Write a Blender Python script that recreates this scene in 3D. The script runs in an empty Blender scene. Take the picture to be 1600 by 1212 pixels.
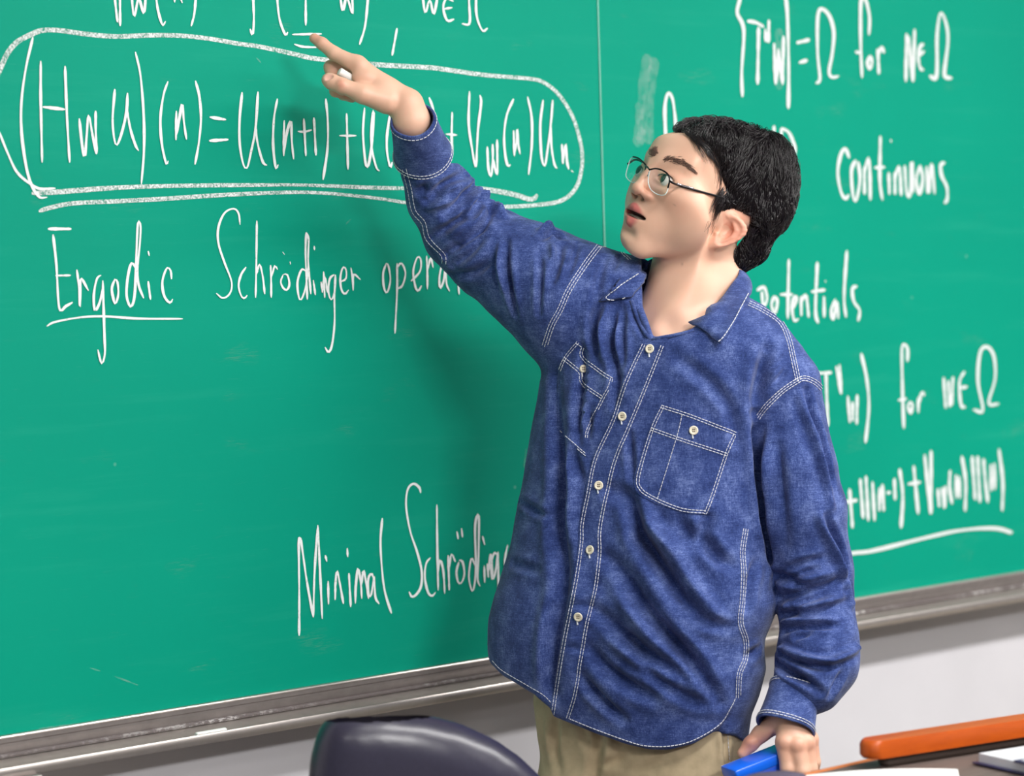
import bpy, math, random
import numpy as np
from mathutils import Vector, Matrix
from mathutils.bvhtree import BVHTree

random.seed(7)
RNG = np.random.default_rng(7)
SC = bpy.context.scene
COL = SC.collection

# ------------------------------------------------------------------ camera, world, lights, exposure
# The wall with the board is the plane Y = 0, the room lies at Y < 0, Z is up, metres.
G = 0.00093                      # metres per modelling unit (one unit is about a millimetre)
FPX = 4000.0                     # 90 mm lens on a 36 mm wide sensor, 1600 px frame
BETA, PITCH, ROLL = math.radians(48.5), math.radians(-2.59), math.radians(-1.7)
CAMZ = 1.48
CAM = np.array([-2.6, -4400 * G * math.sin(BETA), CAMZ])
_v = np.array([math.cos(BETA), math.sin(BETA), 0.0])
_r = np.array([math.sin(BETA), -math.cos(BETA), 0.0])
_u = np.array([0, 0, 1.0])
FWD = math.cos(PITCH) * _v + math.sin(PITCH) * _u
UP0 = math.cos(PITCH) * _u - math.sin(PITCH) * _v
RIGHT = math.cos(ROLL) * _r + math.sin(ROLL) * UP0
UP = math.cos(ROLL) * UP0 - math.sin(ROLL) * _r

cam_data = bpy.data.cameras.new('camera')
cam_data.lens = 90
cam_data.sensor_width = 36
cam_data.clip_start = 0.05
cam_data.dof.use_dof = True
cam_data.dof.focus_distance = 3980 * G
cam_data.dof.aperture_fstop = 3.2
cam = bpy.data.objects.new('camera', cam_data)
COL.objects.link(cam)
_m = Matrix.Identity(4)
for i in range(3):
    _m[i][0] = RIGHT[i]; _m[i][1] = UP[i]; _m[i][2] = -FWD[i]; _m[i][3] = CAM[i]
cam.matrix_world = _m
SC.camera = cam

SC.view_settings.view_transform = 'Standard'
SC.view_settings.look = 'None'
SC.view_settings.exposure = -0.30
SC.view_settings.gamma = 1.0
SC.view_settings.use_curve_mapping = False

world = bpy.data.worlds.new('world')
SC.world = world
world.use_nodes = True
world.node_tree.nodes['Background'].inputs[0].default_value = (0.90, 0.94, 1.0, 1)
world.node_tree.nodes['Background'].inputs[1].default_value = 0.28

CEIL = 3.05
# ceiling fluorescents: (x, y, length along x, depth along y, watts); the fittings are built with the room
LAMPS = [(-3.4, -3.4, 1.2, 0.4, 34), (-1.3, -4.6, 1.2, 0.4, 165), (1.6, -4.6, 1.2, 0.4, 18),
         (1.3, -2.25, 4.4, 0.3, 215)]
for (lx, ly, la, lb, lw) in LAMPS:
    ld = bpy.data.lights.new('ceiling_lamp', 'AREA')
    ld.shape = 'RECTANGLE'; ld.size = la; ld.size_y = lb; ld.energy = lw
    ld.color = (1.0, 0.985, 0.96)
    lo = bpy.data.objects.new('ceiling_lamp', ld)
    COL.objects.link(lo)
    lo.location = (lx, ly, CEIL - 0.10)
    d = Vector((-1.2, -0.4, 1.5)) - lo.location
    tilt = 0.55 if ly < -4 else 0.0
    lo.rotation_euler = Vector((d.x * tilt, d.y * tilt, -1.0)).to_track_quat('-Z', 'Y').to_euler()

# ------------------------------------------------------------------ helpers
def to_world(P):
    P = np.asarray(P, float)
    return CAM + G * (P[..., 0:1] * RIGHT + P[..., 1:2] * UP + P[..., 2:3] * FWD)

def K(px, py, dz=0.0):
    """a point of the person's space: photograph position and depth (units, 0 = 4 m-ish, + is away)"""
    z = 4000.0 + dz
    return np.array([(px - 800.0) * z / FPX, (606.0 - py) * z / FPX, z])

def KK(*pts):
    return np.array([K(*p) for p in pts])

def ray(px, py):
    d = RIGHT * (px - 800) / FPX + UP * (606 - py) / FPX + FWD
    return d

def on_plane(px, py, axis, value):
    d = ray(px, py)
    t = (value - CAM[axis]) / d[axis]
    return CAM + t * d

def smooth_path(pts, n=8, closed=False):
    P = np.asarray(pts, float)
    if len(P) < 3:
        t = np.linspace(0, 1, n + 1)[:, None]
        return P[0] * (1 - t) + P[-1] * t
    Q = np.vstack([2 * P[0] - P[1], P, 2 * P[-1] - P[-2]])
    out = []
    for i in range(1, len(Q) - 2):
        t = np.linspace(0, 1, n, endpoint=False)[:, None]
        a, b, c, d = Q[i - 1], Q[i], Q[i + 1], Q[i + 2]
        out.append(0.5 * (2 * b + (c - a) * t + (2 * a - 5 * b + 4 * c - d) * t ** 2 + (3 * b - a - 3 * c + d) * t ** 3))
    out.append(P[-1:])
    return np.vstack(out)

def resample(P, step):
    seg = np.linalg.norm(np.diff(P, axis=0), axis=1)
    s = np.concatenate([[0], np.cumsum(seg)])
    n = max(2, int(round(s[-1] / step)) + 1)
    t = np.linspace(0, s[-1], n)
    return np.stack([np.interp(t, s, P[:, k]) for k in range(P.shape[1])], 1)

def mk(name, V, F, mat=None, parent=None, smooth=True, origin=None):
    """one mesh object; V world coordinates"""
    V = np.asarray(V, float)
    o_loc = np.zeros(3) if origin is None else np.asarray(origin, float)
    if parent is not None:
        o_loc = np.array(parent['base_point'])
    me = bpy.data.meshes.new(name)
    if isinstance(F, np.ndarray) and F.ndim == 2:
        n, k = F.shape
        me.vertices.add(len(V)); me.vertices.foreach_set('co', (V - o_loc).astype(np.float32).ravel())
        me.loops.add(n * k); me.loops.foreach_set('vertex_index', F.astype(np.int32).ravel())
        me.polygons.add(n)
        me.polygons.foreach_set('loop_start', np.arange(0, n * k, k, dtype=np.int32))
        me.polygons.foreach_set('loop_total', np.full(n, k, dtype=np.int32))
        me.update(calc_edges=True)
    else:
        me.from_pydata([tuple(v) for v in (V - o_loc)], [], [tuple(int(i) for i in f) for f in F])
        me.update()
    me.validate()
    if smooth:
        me.polygons.foreach_set('use_smooth', np.ones(len(me.polygons), dtype=bool))
    o = bpy.data.objects.new(name, me)
    COL.objects.link(o)
    if mat is not None:
        me.materials.append(mat)
    if parent is not None:
        o.parent = parent
    else:
        o.location = o_loc
    o['base_point'] = [float(x) for x in o_loc]
    return o

def empty(name, loc, label=None, cat=None, group=None, kind=None):
    o = bpy.data.objects.new(name, None)
    o.empty_display_size = 0.05
    COL.objects.link(o)
    o.location = loc
    o['base_point'] = [float(x) for x in loc]
    tag(o, label, cat, group, kind)
    return o

def tag(o, label=None, cat=None, group=None, kind=None):
    if label: o['label'] = label
    if cat: o['category'] = cat
    if group: o['group'] = group
    if kind: o['kind'] = kind
    return o

class MB:
    def __init__(self): self.V = []; self.F = []; self.n = 0
    def add(self, V, F):
        V = np.asarray(V, float)
        self.F += [tuple(int(i) + self.n for i in f) for f in F]
        self.V.append(V); self.n += len(V)
        return self
    def box(self, lo, hi, bev=0.0):
        lo = np.asarray(lo, float); hi = np.asarray(hi, float)
        if bev <= 0:
            V = [(x, y, z) for x in (lo[0], hi[0]) for y in (lo[1], hi[1]) for z in (lo[2], hi[2])]
            F = [(0, 1, 3, 2), (4, 6, 7, 5), (0, 4, 5, 1), (2, 3, 7, 6), (0, 2, 6, 4), (1, 5, 7, 3)]
            return self.add(V, F)
        # bevelled box: superquadric-like loop stack along z
        c = (lo + hi) / 2; h = (hi - lo) / 2
        def ring(ins, z):
            pts = []
            hx, hy = h[0] - ins, h[1] - ins
            b = min(bev, hx * 0.99, hy * 0.99)
            for sx, sy, a0 in ((1, 1, 0), (-1, 1, 90), (-1, -1, 180), (1, -1, 270)):
                for k in range(4):
                    a = math.radians(a0 + 30 * k)
                    pts.append((c[0] + sx * (hx - b) + b * math.cos(a), c[1] + sy * (hy - b) + b * math.sin(a), z))
            return pts
        rings = [ring(bev, lo[2]), ring(bev * 0.3, lo[2] + bev * 0.3), ring(0, lo[2] + bev),
                 ring(0, hi[2] - bev), ring(bev * 0.3, hi[2] - bev * 0.3), ring(bev, hi[2])]
        return self.loft(rings)
    def loft(self, rings, closed=True, cap=True):
        m = len(rings[0]); V = np.vstack([np.asarray(r, float) for r in rings]); F = []
        for i in range(len(rings) - 1):
            for j in range(m if closed else m - 1):
                a = i * m + j; b = i * m + (j + 1) % m
                F.append((a, b, b + m, a + m))
        if cap and closed:
            F.append(tuple(range(m - 1, -1, -1))); F.append(tuple((len(rings) - 1) * m + j for j in range(m)))
        return self.add(V, F)
    def tube(self, pts, rad, n=8, cap=True):
        P = np.asarray(pts, float)
        R = np.full(len(P), rad) if np.isscalar(rad) else np.asarray(rad, float)
        T = np.gradient(P, axis=0); T /= np.linalg.norm(T, axis=1)[:, None] + 1e-12
        ref = np.array([0.3, 0.2, 1.0]); ref /= np.linalg.norm(ref)
        if abs(T[0] @ ref) > 0.95: ref = np.array([1.0, 0.1, 0.0])
        rings = []
        nv = ref - T[0] * (ref @ T[0]); nv /= np.linalg.norm(nv)
        for p, t, r in zip(P, T, R):
            nv = nv - t * (nv @ t); nv /= np.linalg.norm(nv) + 1e-12
            bv = np.cross(t, nv)
            rings.append([p + r * (math.cos(2 * math.pi * k / n) * nv + math.sin(2 * math.pi * k / n) * bv) for k in range(n)])
        return self.loft(rings, cap=cap)
    def build(self, name, mat, parent=None, smooth=True, origin=None):
        return mk(name, np.vstack(self.V), self.F, mat, parent, smooth, origin)

def auto_smooth(o, deg=35):
    me = o.data
    me.polygons.foreach_set('use_smooth', np.ones(len(me.polygons), dtype=bool))
    if hasattr(me, 'set_sharp_from_angle'):
        me.set_sharp_from_angle(angle=math.radians(deg))
    return o

# ------------------------------------------------------------------ materials
def s2l(c):
    return tuple(((x / 255) / 12.92 if x / 255 <= 0.04045 else ((x / 255 + 0.055) / 1.055) ** 2.4) for x in c)

class NT:
    def __init__(self, name):
        self.m = bpy.data.materials.new(name); self.m.use_nodes = True
        self.t = self.m.node_tree; self.b = self.t.nodes['Principled BSDF']
    def n(self, kind, **kw):
        x = self.t.nodes.new(kind)
        for k, v in kw.items():
            if k in x.inputs.keys() if hasattr(x.inputs, 'keys') else False: x.inputs[k].default_value = v
            else: setattr(x, k, v)
        return x
    def l(self, a, b): self.t.links.new(a, b)
    def coord(self, scale=(1, 1, 1), rot=(0, 0, 0), out='Object'):
        tc = self.n('ShaderNodeTexCoord'); mp = self.n('ShaderNodeMapping')
        mp.inputs['Scale'].default_value = scale; mp.inputs['Rotation'].default_value = rot
        self.l(tc.outputs[out], mp.inputs['Vector']); return mp.outputs['Vector']
    def noise(self, vec, scale, detail=3, rough=0.5):
        x = self.n('ShaderNodeTexNoise'); x.inputs['Scale'].default_value = scale
        x.inputs['Detail'].default_value = detail; x.inputs['Roughness'].default_value = rough
        self.l(vec, x.inputs['Vector']); return x.outputs['Fac']
    def ramp(self, fac, stops):
        x = self.n('ShaderNodeValToRGB'); e = x.color_ramp.elements
        while len(e) < len(stops): e.new(0.5)
        for k, (p, c) in enumerate(stops):
            e[k].position = p; e[k].color = tuple(c) + (1,) if len(c) == 3 else c
        self.l(fac, x.inputs['Fac']); return x.outputs['Color']
    def mix(self, f, a, b, mode='MIX'):
        x = self.n('ShaderNodeMix', data_type='RGBA', blend_type=mode)
        for s, v in ((0, f), (6, a), (7, b)):
            if isinstance(v, (float, int)): x.inputs[s].default_value = v
            elif isinstance(v, tuple): x.inputs[s].default_value = v + (1,) if len(v) == 3 else v
            else: self.l(v, x.inputs[s])
        return x.outputs[2]
    def math(self, op, a, b=0.0):
        x = self.n('ShaderNodeMath', operation=op)
        for s, v in ((0, a), (1, b)):
            if isinstance(v, (float, int)): x.inputs[s].default_value = v
            else: self.l(v, x.inputs[s])
        return x.outputs[0]
    def bump(self, h, strength=0.2, dist=0.001):
        x = self.n('ShaderNodeBump'); x.inputs['Strength'].default_value = strength
        x.inputs['Distance'].default_value = dist
        self.l(h, x.inputs['Height']); self.l(x.outputs['Normal'], self.b.inputs['Normal'])
    def base(self, c):
        if isinstance(c, tuple): self.b.inputs['Base Color'].default_value = c + (1,)
        else: self.l(c, self.b.inputs['Base Color'])
        return self
    def set(self, **kw):
        for k, v in kw.items(): self.b.inputs[k.replace('_', ' ').title().replace('Ior', 'IOR')].default_value = v
        return self

def plain(name, rgb, rough=0.5, metal=0.0, var=0.06, scale=30, spec=0.5, bump=0.0):
    N = NT(name); c = s2l(rgb)
    v = N.coord(); f = N.noise(v, scale, 4)
    lo = tuple(x * (1 - var) for x in c); hi = tuple(min(1, x * (1 + var)) for x in c)
    N.base(N.ramp(f, [(0.3, lo), (0.7, hi)]))
    N.b.inputs['Roughness'].default_value = rough; N.b.inputs['Metallic'].default_value = metal
    N.b.inputs['Specular IOR Level'].default_value = spec
    if bump: N.bump(f, bump, 0.001)
    return N.m

# ------------------------------------------------------------------ room shell
WALLM = plain('wall_paint', (214, 212, 218), 0.75, var=0.03, scale=6, bump=0.05)
FLOORM = plain('floor_vinyl', (150, 140, 126), 0.45, var=0.1, scale=12)
CEILM = plain('ceiling_tile', (236, 236, 232), 0.9, var=0.02, scale=40)
X0, X1, Y0 = -7.0, 5.0, -8.5

def struct(name, lo, hi, mat):
    o = MB().box(lo, hi).build(name, mat, None, False)
    return tag(o, kind='structure')
struct('wall_front', (X0, 0.02, 0), (X1, 0.16, CEIL), WALLM)
struct('floor', (X0, Y0, -0.1), (X1, 0.16, 0.0), FLOORM)
struct('ceiling', (X0, Y0, CEIL), (X1, 0.16, CEIL + 0.1), CEILM)

def emit(name, rgb, strength):
    N = NT(name); N.base(s2l(rgb)); N.b.inputs['Emission Color'].default_value = s2l(rgb) + (1,)
    N.b.inputs['Emission Strength'].default_value = strength
    return N.m
LAMPM = emit('lamp_diffuser', (255, 252, 245), 2.5)
LAMPF = plain('lamp_housing', (230, 230, 230), 0.5)
where = ['on the left above the seats', 'in the middle above the seats', 'on the right above the seats', 'running long and close along the board']
for k, (lx, ly, la, lb, lw) in enumerate(LAMPS):
    e = empty('ceiling_light', (lx, ly, CEIL), 'white fluorescent ceiling light ' + where[k], 'light', 'ceiling lights')
    MB().box((lx - la / 2 - .03, ly - lb / 2 - .03, CEIL - .05), (lx + la / 2 + .03, ly + lb / 2 + .03, CEIL)).build('housing', LAMPF, e, False)
    MB().box((lx - la / 2, ly - lb / 2, CEIL - .06), (lx + la / 2, ly + lb / 2, CEIL - .05)).build('diffuser', LAMPM, e, False)

# ------------------------------------------------------------------ chalkboard
BF = -0.012          # front face of the board panels
def bp(px, py, off=0.0):
    return on_plane(px, py, 1, BF - off)
zb = bp(762, 1030)[2]                       # lower edge of the green surface
xj = bp(938.5, 190)[0]                      # joint between the two panels
xl, xr, zt = bp(-260, 900)[0], bp(1600, 700)[0] + 1.1, zb + 1.32

def board_mat():
    N = NT('chalkboard_green')
    v = N.coord((1, 1, 1)); vs = N.coord((1.2, 1, 16)); vf = N.coord((5, 1, 60))
    big = N.noise(v, 1.1, 2); streak = N.noise(vs, 2.0, 5, 0.62); fine = N.noise(vf, 5.0, 4, 0.7)
    base = N.ramp(big, [(0.25, s2l((0, 144, 120))), (0.75, s2l((0, 157, 130)))])
    dust = N.ramp(streak, [(0.54, (0, 0, 0)), (0.80, (0.17, 0.17, 0.17))])
    c = N.mix(dust, base, s2l((60, 178, 150)))
    d2 = N.ramp(fine, [(0.62, (0, 0, 0)), (0.85, (0.14, 0.14, 0.14))])
    c = N.mix(d2, c, s2l((110, 175, 155)))
    vv = N.coord((1, 1, 2.2)); sp = N.noise(vv, 9.0, 2); sp2 = N.noise(vf, 9.0, 5, 0.8)
    spot = N.math('MULTIPLY', N.ramp(sp, [(0.66, (0, 0, 0)), (0.76, (1, 1, 1))]), N.ramp(sp2, [(0.5, (0, 0, 0)), (0.75, (0.5, 0.5, 0.5))]))
    c = N.mix(spot, c, s2l((120, 150, 128)))
    vo = N.n('ShaderNodeTexVoronoi'); vo.inputs['Scale'].default_value = 9.0; N.l(v, vo.inputs['Vector'])
    speck = N.ramp(vo.outputs['Distance'], [(0.0, (0.8, 0.8, 0.8)), (0.035, (0, 0, 0))])
    c = N.mix(N.math('MULTIPLY', speck, 0.5), c, s2l((170, 215, 200)))
    N.base(c); N.b.inputs['Roughness'].default_value = 0.55; N.b.inputs['Specular IOR Level'].default_value = 0.12
    N.bump(fine, 0.05, 0.0005)
    return N.m
BOARDM = board_mat()
ALU = plain('anodised_aluminium', (186, 178, 174), 0.38, 0.75, 0.05, 60)
ALUD = plain('dull_aluminium', (150, 142, 140), 0.45, 0.6, 0.08, 60)
JOINTM = plain('panel_joint', (120, 190, 172), 0.4, 0.2)

board = empty('chalkboard', (xj, 0.02, zb), 'large green chalkboard covered in white mathematics, fixed to the wall behind the man', 'chalkboard')
pl = MB().box((xl, BF, zb), (xj - .0012, 0.02, zt)).build('panel', BOARDM, board, False)
tag(pl, 'left board panel with the boxed equation')
pr = MB().box((xj + .0012, BF, zb), (xr, 0.02, zt)).build('panel', BOARDM, board, False)
tag(pr, 'right board panel with the blurred equations')
MB().box((xj - .0015, BF - .0018, zb), (xj + .0015, 0.0, zt)).build('joint_strip', JOINTM, board, False)
MB().box((xl, BF - .012, zt), (xr, 0.02, zt + .035)).build('top_frame', ALU, board, False)

# lower frame and chalk tray: one extruded profile (out from the wall, up), units
def dust_alu():
    N = NT('chalky_aluminium')
    v = N.coord((6, 6, 6)); f = N.noise(v, 14, 5, 0.8); f2 = N.noise(v, 0.5, 2)
    m = N.math('MULTIPLY', N.ramp(f, [(0.50, (0, 0, 0)), (0.58, (1, 1, 1))]), N.ramp(f2, [(0.42, (0, 0, 0)), (0.62, (1, 1, 1))]))
    N.base(N.mix(m, s2l((120, 112, 112)), s2l((232, 230, 230))))
    N.b.inputs['Roughness'].default_value = 0.6; N.b.inputs['Metallic'].default_value = 0.1
    return N.m
DUSTM = dust_alu()
def extrude(name, prof, mat, a=xl, b=xr, smooth=True, parent=board):
    rings = [[(x, 0.012 - 0 - q * G, zb + z * G) for (q, z) in prof] for x in (a, b)]
    o = MB().loft(rings).build(name, mat, parent, smooth)
    return auto_smooth(o, 40)
extrude('lower_frame', [(0, 0), (0, -22), (33, -22), (35, -19), (35, -14), (36, -12), (36, -7), (38, -5), (38, 2), (30, 3), (26, 1), (26, 0)], ALUD)
extrude('lower_frame_edge', [(27, 1), (38.5, 1), (40, 3), (39, 5), (27, 4.5)], ALU)
extrude('dust_channel', [(20, -21), (20, -27), (39, -27), (41, -24), (36, -22)], DUSTM)
tray = extrude('chalk_tray', [(0, -25), (34, -26), (42, -31), (52, -36), (66, -39), (78, -39), (84, -36), (86, -31), (89, -31), (91, -34), (91, -42),
                              (88, -47), (70, -50), (30, -48), (0, -44)], ALU)
DUST2 = plain('chalk_dust', (235, 233, 232), 0.95, var=0.05)
rng = np.random.default_rng(3)
m = MB()
for k in range(420):
    t = rng.random() ** 0.7
    x = bp(-20 + 520 * (1 - t) + rng.normal() * 40, 1150)[0]
    q = 79 + rng.normal() * 2.5; s = (0.5 + rng.random() * 1.3) * G
    c = np.array([x, .012 - q * G, zb - 38 * G]); dz = 0.5 * G
    V = [c + np.array([s * math.cos(a) * 2, s * math.sin(a), 0]) for a in (0, 1.3, 2.5, 3.7, 5)] + [c + np.array([0, 0, s * .8])]
    m.add(V, [(0, 1, 5), (1, 2, 5), (2, 3, 5), (3, 4, 5), (4, 0, 5)])
tag(m.build('chalk_dust', DUST2, board), kind='stuff')
MB().box((xl, .012 - 104 * G, zb - 64 * G), (bp(44, 1205)[0] - .02, .012 - 84 * G, zb - 46 * G), 0.002).build('tray_end_piece', ALUD, board, False)

# the writing: chalk ribbons lying on the board
def chalk_mat(name, lo, hi, dens, scale=300):
    N = NT(name); v = N.coord(); f = N.noise(v, scale, 3, 0.7); g = N.noise(v, 60, 2)
    a = N.math('ADD', N.math('MULTIPLY', f, 0.75), N.math('MULTIPLY', g, 0.25))
    al = N.ramp(a, [(lo, (0, 0, 0)), (hi, (dens, dens, dens))])
    N.base(s2l((238, 242, 243))); N.b.inputs['Roughness'].default_value = 0.95; N.b.inputs['Specular IOR Level'].default_value = 0.1
    N.l(al, N.b.inputs['Alpha'])
    return N.m
CH_HARD = chalk_mat('chalk_firm', 0.22, 0.42, 1.0)
CH_SOFT = chalk_mat('chalk_broad', 0.34, 0.60, 0.95)
CH_BLUR = chalk_mat('chalk_thick', 0.15, 0.45, 0.9)
CH_FAINT = chalk_mat('chalk_smear', 0.30, 0.95, 0.26, 60)
layer = [0]
def ribbon(mb, pts, w, w_end=None):
    P = np.array([bp(x, y) for x, y in smooth_path(pts, 7)])
    P = resample(P, 0.004)
    layer[0] = (layer[0] + 1) % 7
    P[:, 1] = BF - 0.0006 - 0.00008 * layer[0] - np.linspace(0, 0.0004, len(P))
    T = np.gradient(P, axis=0); T /= np.linalg.norm(T, axis=1)[:, None] + 1e-12
    Nn = np.stack([-T[:, 2], np.zeros(len(T)), T[:, 0]], 1)
    dep = ((P - CAM) @ FWD)[:, None]
    n = len(P)
    s = np.linspace(0, 1, n)
    prof = 0.86 + 0.14 * np.sin(7 * s + layer[0]) + 0.08 * np.sin(23 * s)
    prof *= np.clip(0.45 + np.minimum(s, 1 - s) * n * 0.35, 0, 1)
    hw = (w / 2) * dep / FPX * prof[:, None]
    # a stroke looks as wide as the pencil of chalk: foreshortened sideways, so widen along x
    hw = hw * (1 + 0.33 * np.abs(Nn[:, 0:1]))
    V = np.vstack([P + Nn * hw, P - Nn * hw])
    mb.add(V, [(i, i + 1, n + i + 1, n + i) for i in range(n - 1)])

def parse(s):
    return [[tuple(float(v) for v in p.split(',')) for p in st.split()] for st in s.split('|') if st.strip()]
def write(text, data, w, mat, parent=None, label=None):
    mb = MB()
    for st in parse(data): ribbon(mb, st, w * (0.84 if mat is CH_HARD else 1.0))
    o = mb.build('chalk_writing', mat, parent or pl, False)
    o['kind'] = 'stuff'
    tag(o, label or ('white chalk writing: ' + text))
    return o
write('end of a line on the potential function', """178,-10 183,35|187,-10 187,41|205,-8 209,26 216,-2 224,21 227,-8|243,-8 246,15 253,39 258,33|272,-8 272,4|279,-10 284,5
|306,-8 303,22 298,41|395,-10 396,32 394,54 390,45|432,-8 436,29 445,54 449,50|477,-8 477,40|456,54 502,53|459,69 472,73 495,74
|531,-5 535,17 541,-4 550,22 549,-8|575,-8 570,40 561,70|620,44 612,87|660,-5 664,20 671,0 677,22 683,-5|708,2 697,-2 692,12 698,32 709,30|693,14 706,12
|721,37 733,36 732,0 735,-8|743,-8 744,25 753,48 761,44""", 4.6, CH_HARD)
write('loop drawn around the equation', """-14,160 -9,130 0,108 11,84 26,66 48,54 66,47.5 92,47.5 132,53 180,57 238,55 285,56 330,61 370,68 406,73 459,84.5 488,91 525,95 588,101 660,105 684,107 755,117 827,123 849,129 870,145 889,172 901,201 909,239 907,271 897,297 875,314 839,320 791,323 740,322 690,320 638,317 591,310 512,302 446,300.5 340,305 265,310 190,314 115,317.5 80,324 60,330
|49,302 87,300 185,293 290,290 400,289 472,289 578,293 625,294 700,293 758,296 803,304 825,311 834,310 839,304""", 7.2, CH_SOFT)
write('left side of the loop', """-14,160 -10,190 0,211 11,238 26,269 48,288 63,295 86,294|51,58 40,106 33,158 33,206 40,259 49,290 61,308 73,308""", 4.8, CH_HARD)
write('(H w u)(n) = u(n+1) + u(n-1) + V w (n) u n', """211,81 219,119 224,185 224,238 220,288|63,95 63,158 65,254|101,103 104,185 108,254|123.5,185 128,227 132,244 135,211 138,180 144,211 150,241|149,173 149,206 150.5,240
|179,139 175.5,185 177.5,214 182,226.5 190,206 197,174 198.5,145|197.5,169 203,201 211,227 216,235.5
|262,127 255,148 250,185 252,224 259,256 262,251|275,173 274,219|275,211 280,182 284,162 286.5,190 290.5,218|305,126 311,150.5 313.5,185 310,224 304,257
|378,144 374,185 374,224 379.5,256 385.5,262 391.5,238 398.5,201 402.5,143|398.5,195 402,224 410,253 416.5,258|433,154 427.5,185 426,224 428.5,253 431,263.5 434,257
|443.5,188 442.5,244|443,238 448,206 454,189 455,219 458,249|474,185 477,244|465,205 474,206 486.5,203|490,183.5 493,243|508.5,154 511.6,190 511,232 504,281
|541,177 543,265|529.5,212 556,212|569,168 566.5,206 569,243 572,260 576,253.5 581,216.5 583,173 579,201 580,232 587,261 592,267|609,178 604,211 604,238 609,261 612,253|622,195 621,244|621,240 628,200 634,245
|670,152 677,175 680,220 672,270|706,175 705,213 706,240|696,209.5 713.5,211|733,142.5 731.6,194 737.5,237 741.6,261|749,148.5 751,160.5 746,203.5 743,261
|761,229 762.7,263 767,275 769.4,247 769,225|769.4,247 773,263 776.5,270 776,218|802,154.5 791.4,179.6 787,213 789,244 793,259 797,257|802,203.5 803,244|803.3,239.4 807,218 807,201.6 809.3,227.5 812,241
|823.7,151 830,184 830,227.5 825,273|848,156 843.5,194 845,242 850,259 853.6,242 859.6,194 862.7,156|859.6,194 861,227.5 865.5,256 870,263|877.5,225 879,256|879,251 883.5,225 885,251 888,264.5|892,266 895,269""", 4.6, CH_HARD)
write('firm short bars of the equation', "66,167 101,171|327,183 352.5,187|326,220 356,218|74.5,357.5 111,357.5", 6.5, CH_HARD)
write('Ergodic, underlined', """82.5,366 87.5,412.5 92,481 102.5,478 113,472|86,430.5 110,430|119.5,421 123,450 124,479 124.5,455 126,435 137.5,454
|157.5,430 151,435 146,460 147.5,484.5 155,472.5 161,445|160,438 161,475 162.5,525 163,552.5 158,567.5 152,546|179,436 174,450 176,465 179.5,474.5 184,460 182.5,440 177.5,436
|212.5,420 205,411 199,435 197.5,462.5 204,479 210,460 212.5,400 215,349 219,352.5 218,380 214,420 216,445 224,466|231,439 234.5,468|231,392 232.5,399.5|267.5,436 266,422.5 260,419 253,440 256,462.5 265,473 269,467
|72.5,509.5 85,503 122.5,496 160,494 215,497.5 285,498""", 4.4, CH_HARD)
write('Schrödinger operat..., running behind the arm', """374.5,351 372,333 364,326 350,333 340.6,355 340.6,380 350,410 361,440 358.5,458 347.5,465.6 337,458|384,417 376,429 372,446 376,462 381,466 385.5,461
|401,344.5 400,410 398.7,465|400,429 405,413 410,432 413,459.5|422.3,414 423,437.5 423,465|424,432 428.6,415.5 433,421|442,429 438,440 442,450 448,452.6 451.5,443 448,429 442,428.7|441,393.5 443.8,397.6|452.5,408.6 453,412.8
|478,424 471,421 464.4,440 466,462 470,468 477,448.5 481,415.5|478,362.7 477,396 479.5,467.8|478,363 481.7,374 481,410 485,459.5|489,437.5 492,461|490.5,384 490.5,391
|501,440 503,457|505,424 506.5,465|503,457 507,432 511,457|522,429 515,435 512.5,454 516.6,468 522,457 523.5,429|523.5,429 522,465 522,506 518,539 512.5,550 507,542
|532,440 540,435 540,421 535,418 531,435 533,453 538.6,459 544,452.6|547.7,418 550.5,437.5 551,454|551.6,437.5 552.4,428 562.6,437
|603,411 598,426.5 599,448.5 604,457 609,437.5 606,415.5 602,411|620,411 620,451 618,492.5 616.5,521|620,418 626.7,411 633,426.5 628,446 620,451|641.8,439 655.5,424 657,406 651.4,402 645,424 648.6,448.5 653,454 658,446
|666,399.5 667,424 667,452|668,421 672,403 676,418|695,418 690,415.5 686,432 687,450 692.7,437.5 695.4,418 696.8,443 701.7,455|713,400 714,428 716.5,460|706,415 722,412""", 3.9, CH_HARD)
write('Minimal Schrödinge..., running behind the man', """467,993 467,930 466,839|467,839 470,846 479,909 489,964|489,964 491,890.6 496,820|496,820 498.7,877.5 502.7,966.7|512,907 512.4,944|507.4,867 509.8,877
|523.7,914 523,937|523,919.5 526,892 530,909 536,943|544.7,895 547.3,948|542,856 542.6,870|555,904 554.4,942.6|554.4,938 556.5,901 559,888 563,911.6 564.4,935|564,914 567,891 571,909 575,935
|584,904 580,896 575,904 575,927 579,930 583,909 584,901 586,932.6 592,943|597,809 594,846 596.4,890.6 601,925 611,958
|656.7,770 655,762 645.7,755.4 636.5,764.6 634,791 640.5,830 651,861.7 658,890.6 657.5,914 651,927 643,932 638.4,924|672,871 665.4,880 663,901 668,924.7 674.6,930.5 680,924.7
|682,788 682.5,851 683.8,922|683,898.5 686.4,875 691.7,890.6 694,927|699.5,867 701,922|701,888 704.8,865.7 711,877.5|716.6,877.5 712.7,893 715.3,909 720.5,910 725,896 722,877.5 716.6,875|713.4,830 715.3,842|720.5,825 722,839.4
|741.5,883 736,872 732,898.5 735,918 739,921 743,888 741.5,825 745.5,804 747.6,814.5 746.8,867 745.5,904 749.4,915.5|756,883 756.5,910|753,837 756.5,851|761,880 762.5,902|762.5,893 766.5,864 769,901
|777,867 771.7,864 766.5,883 768.6,905 774,890.6 777.5,861.7|777.5,861.7 778.3,925|792.7,851 788.8,869.6 787.5,890.6|787.5,890.6 796,865 800,845""", 4.3, CH_HARD)
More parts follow.
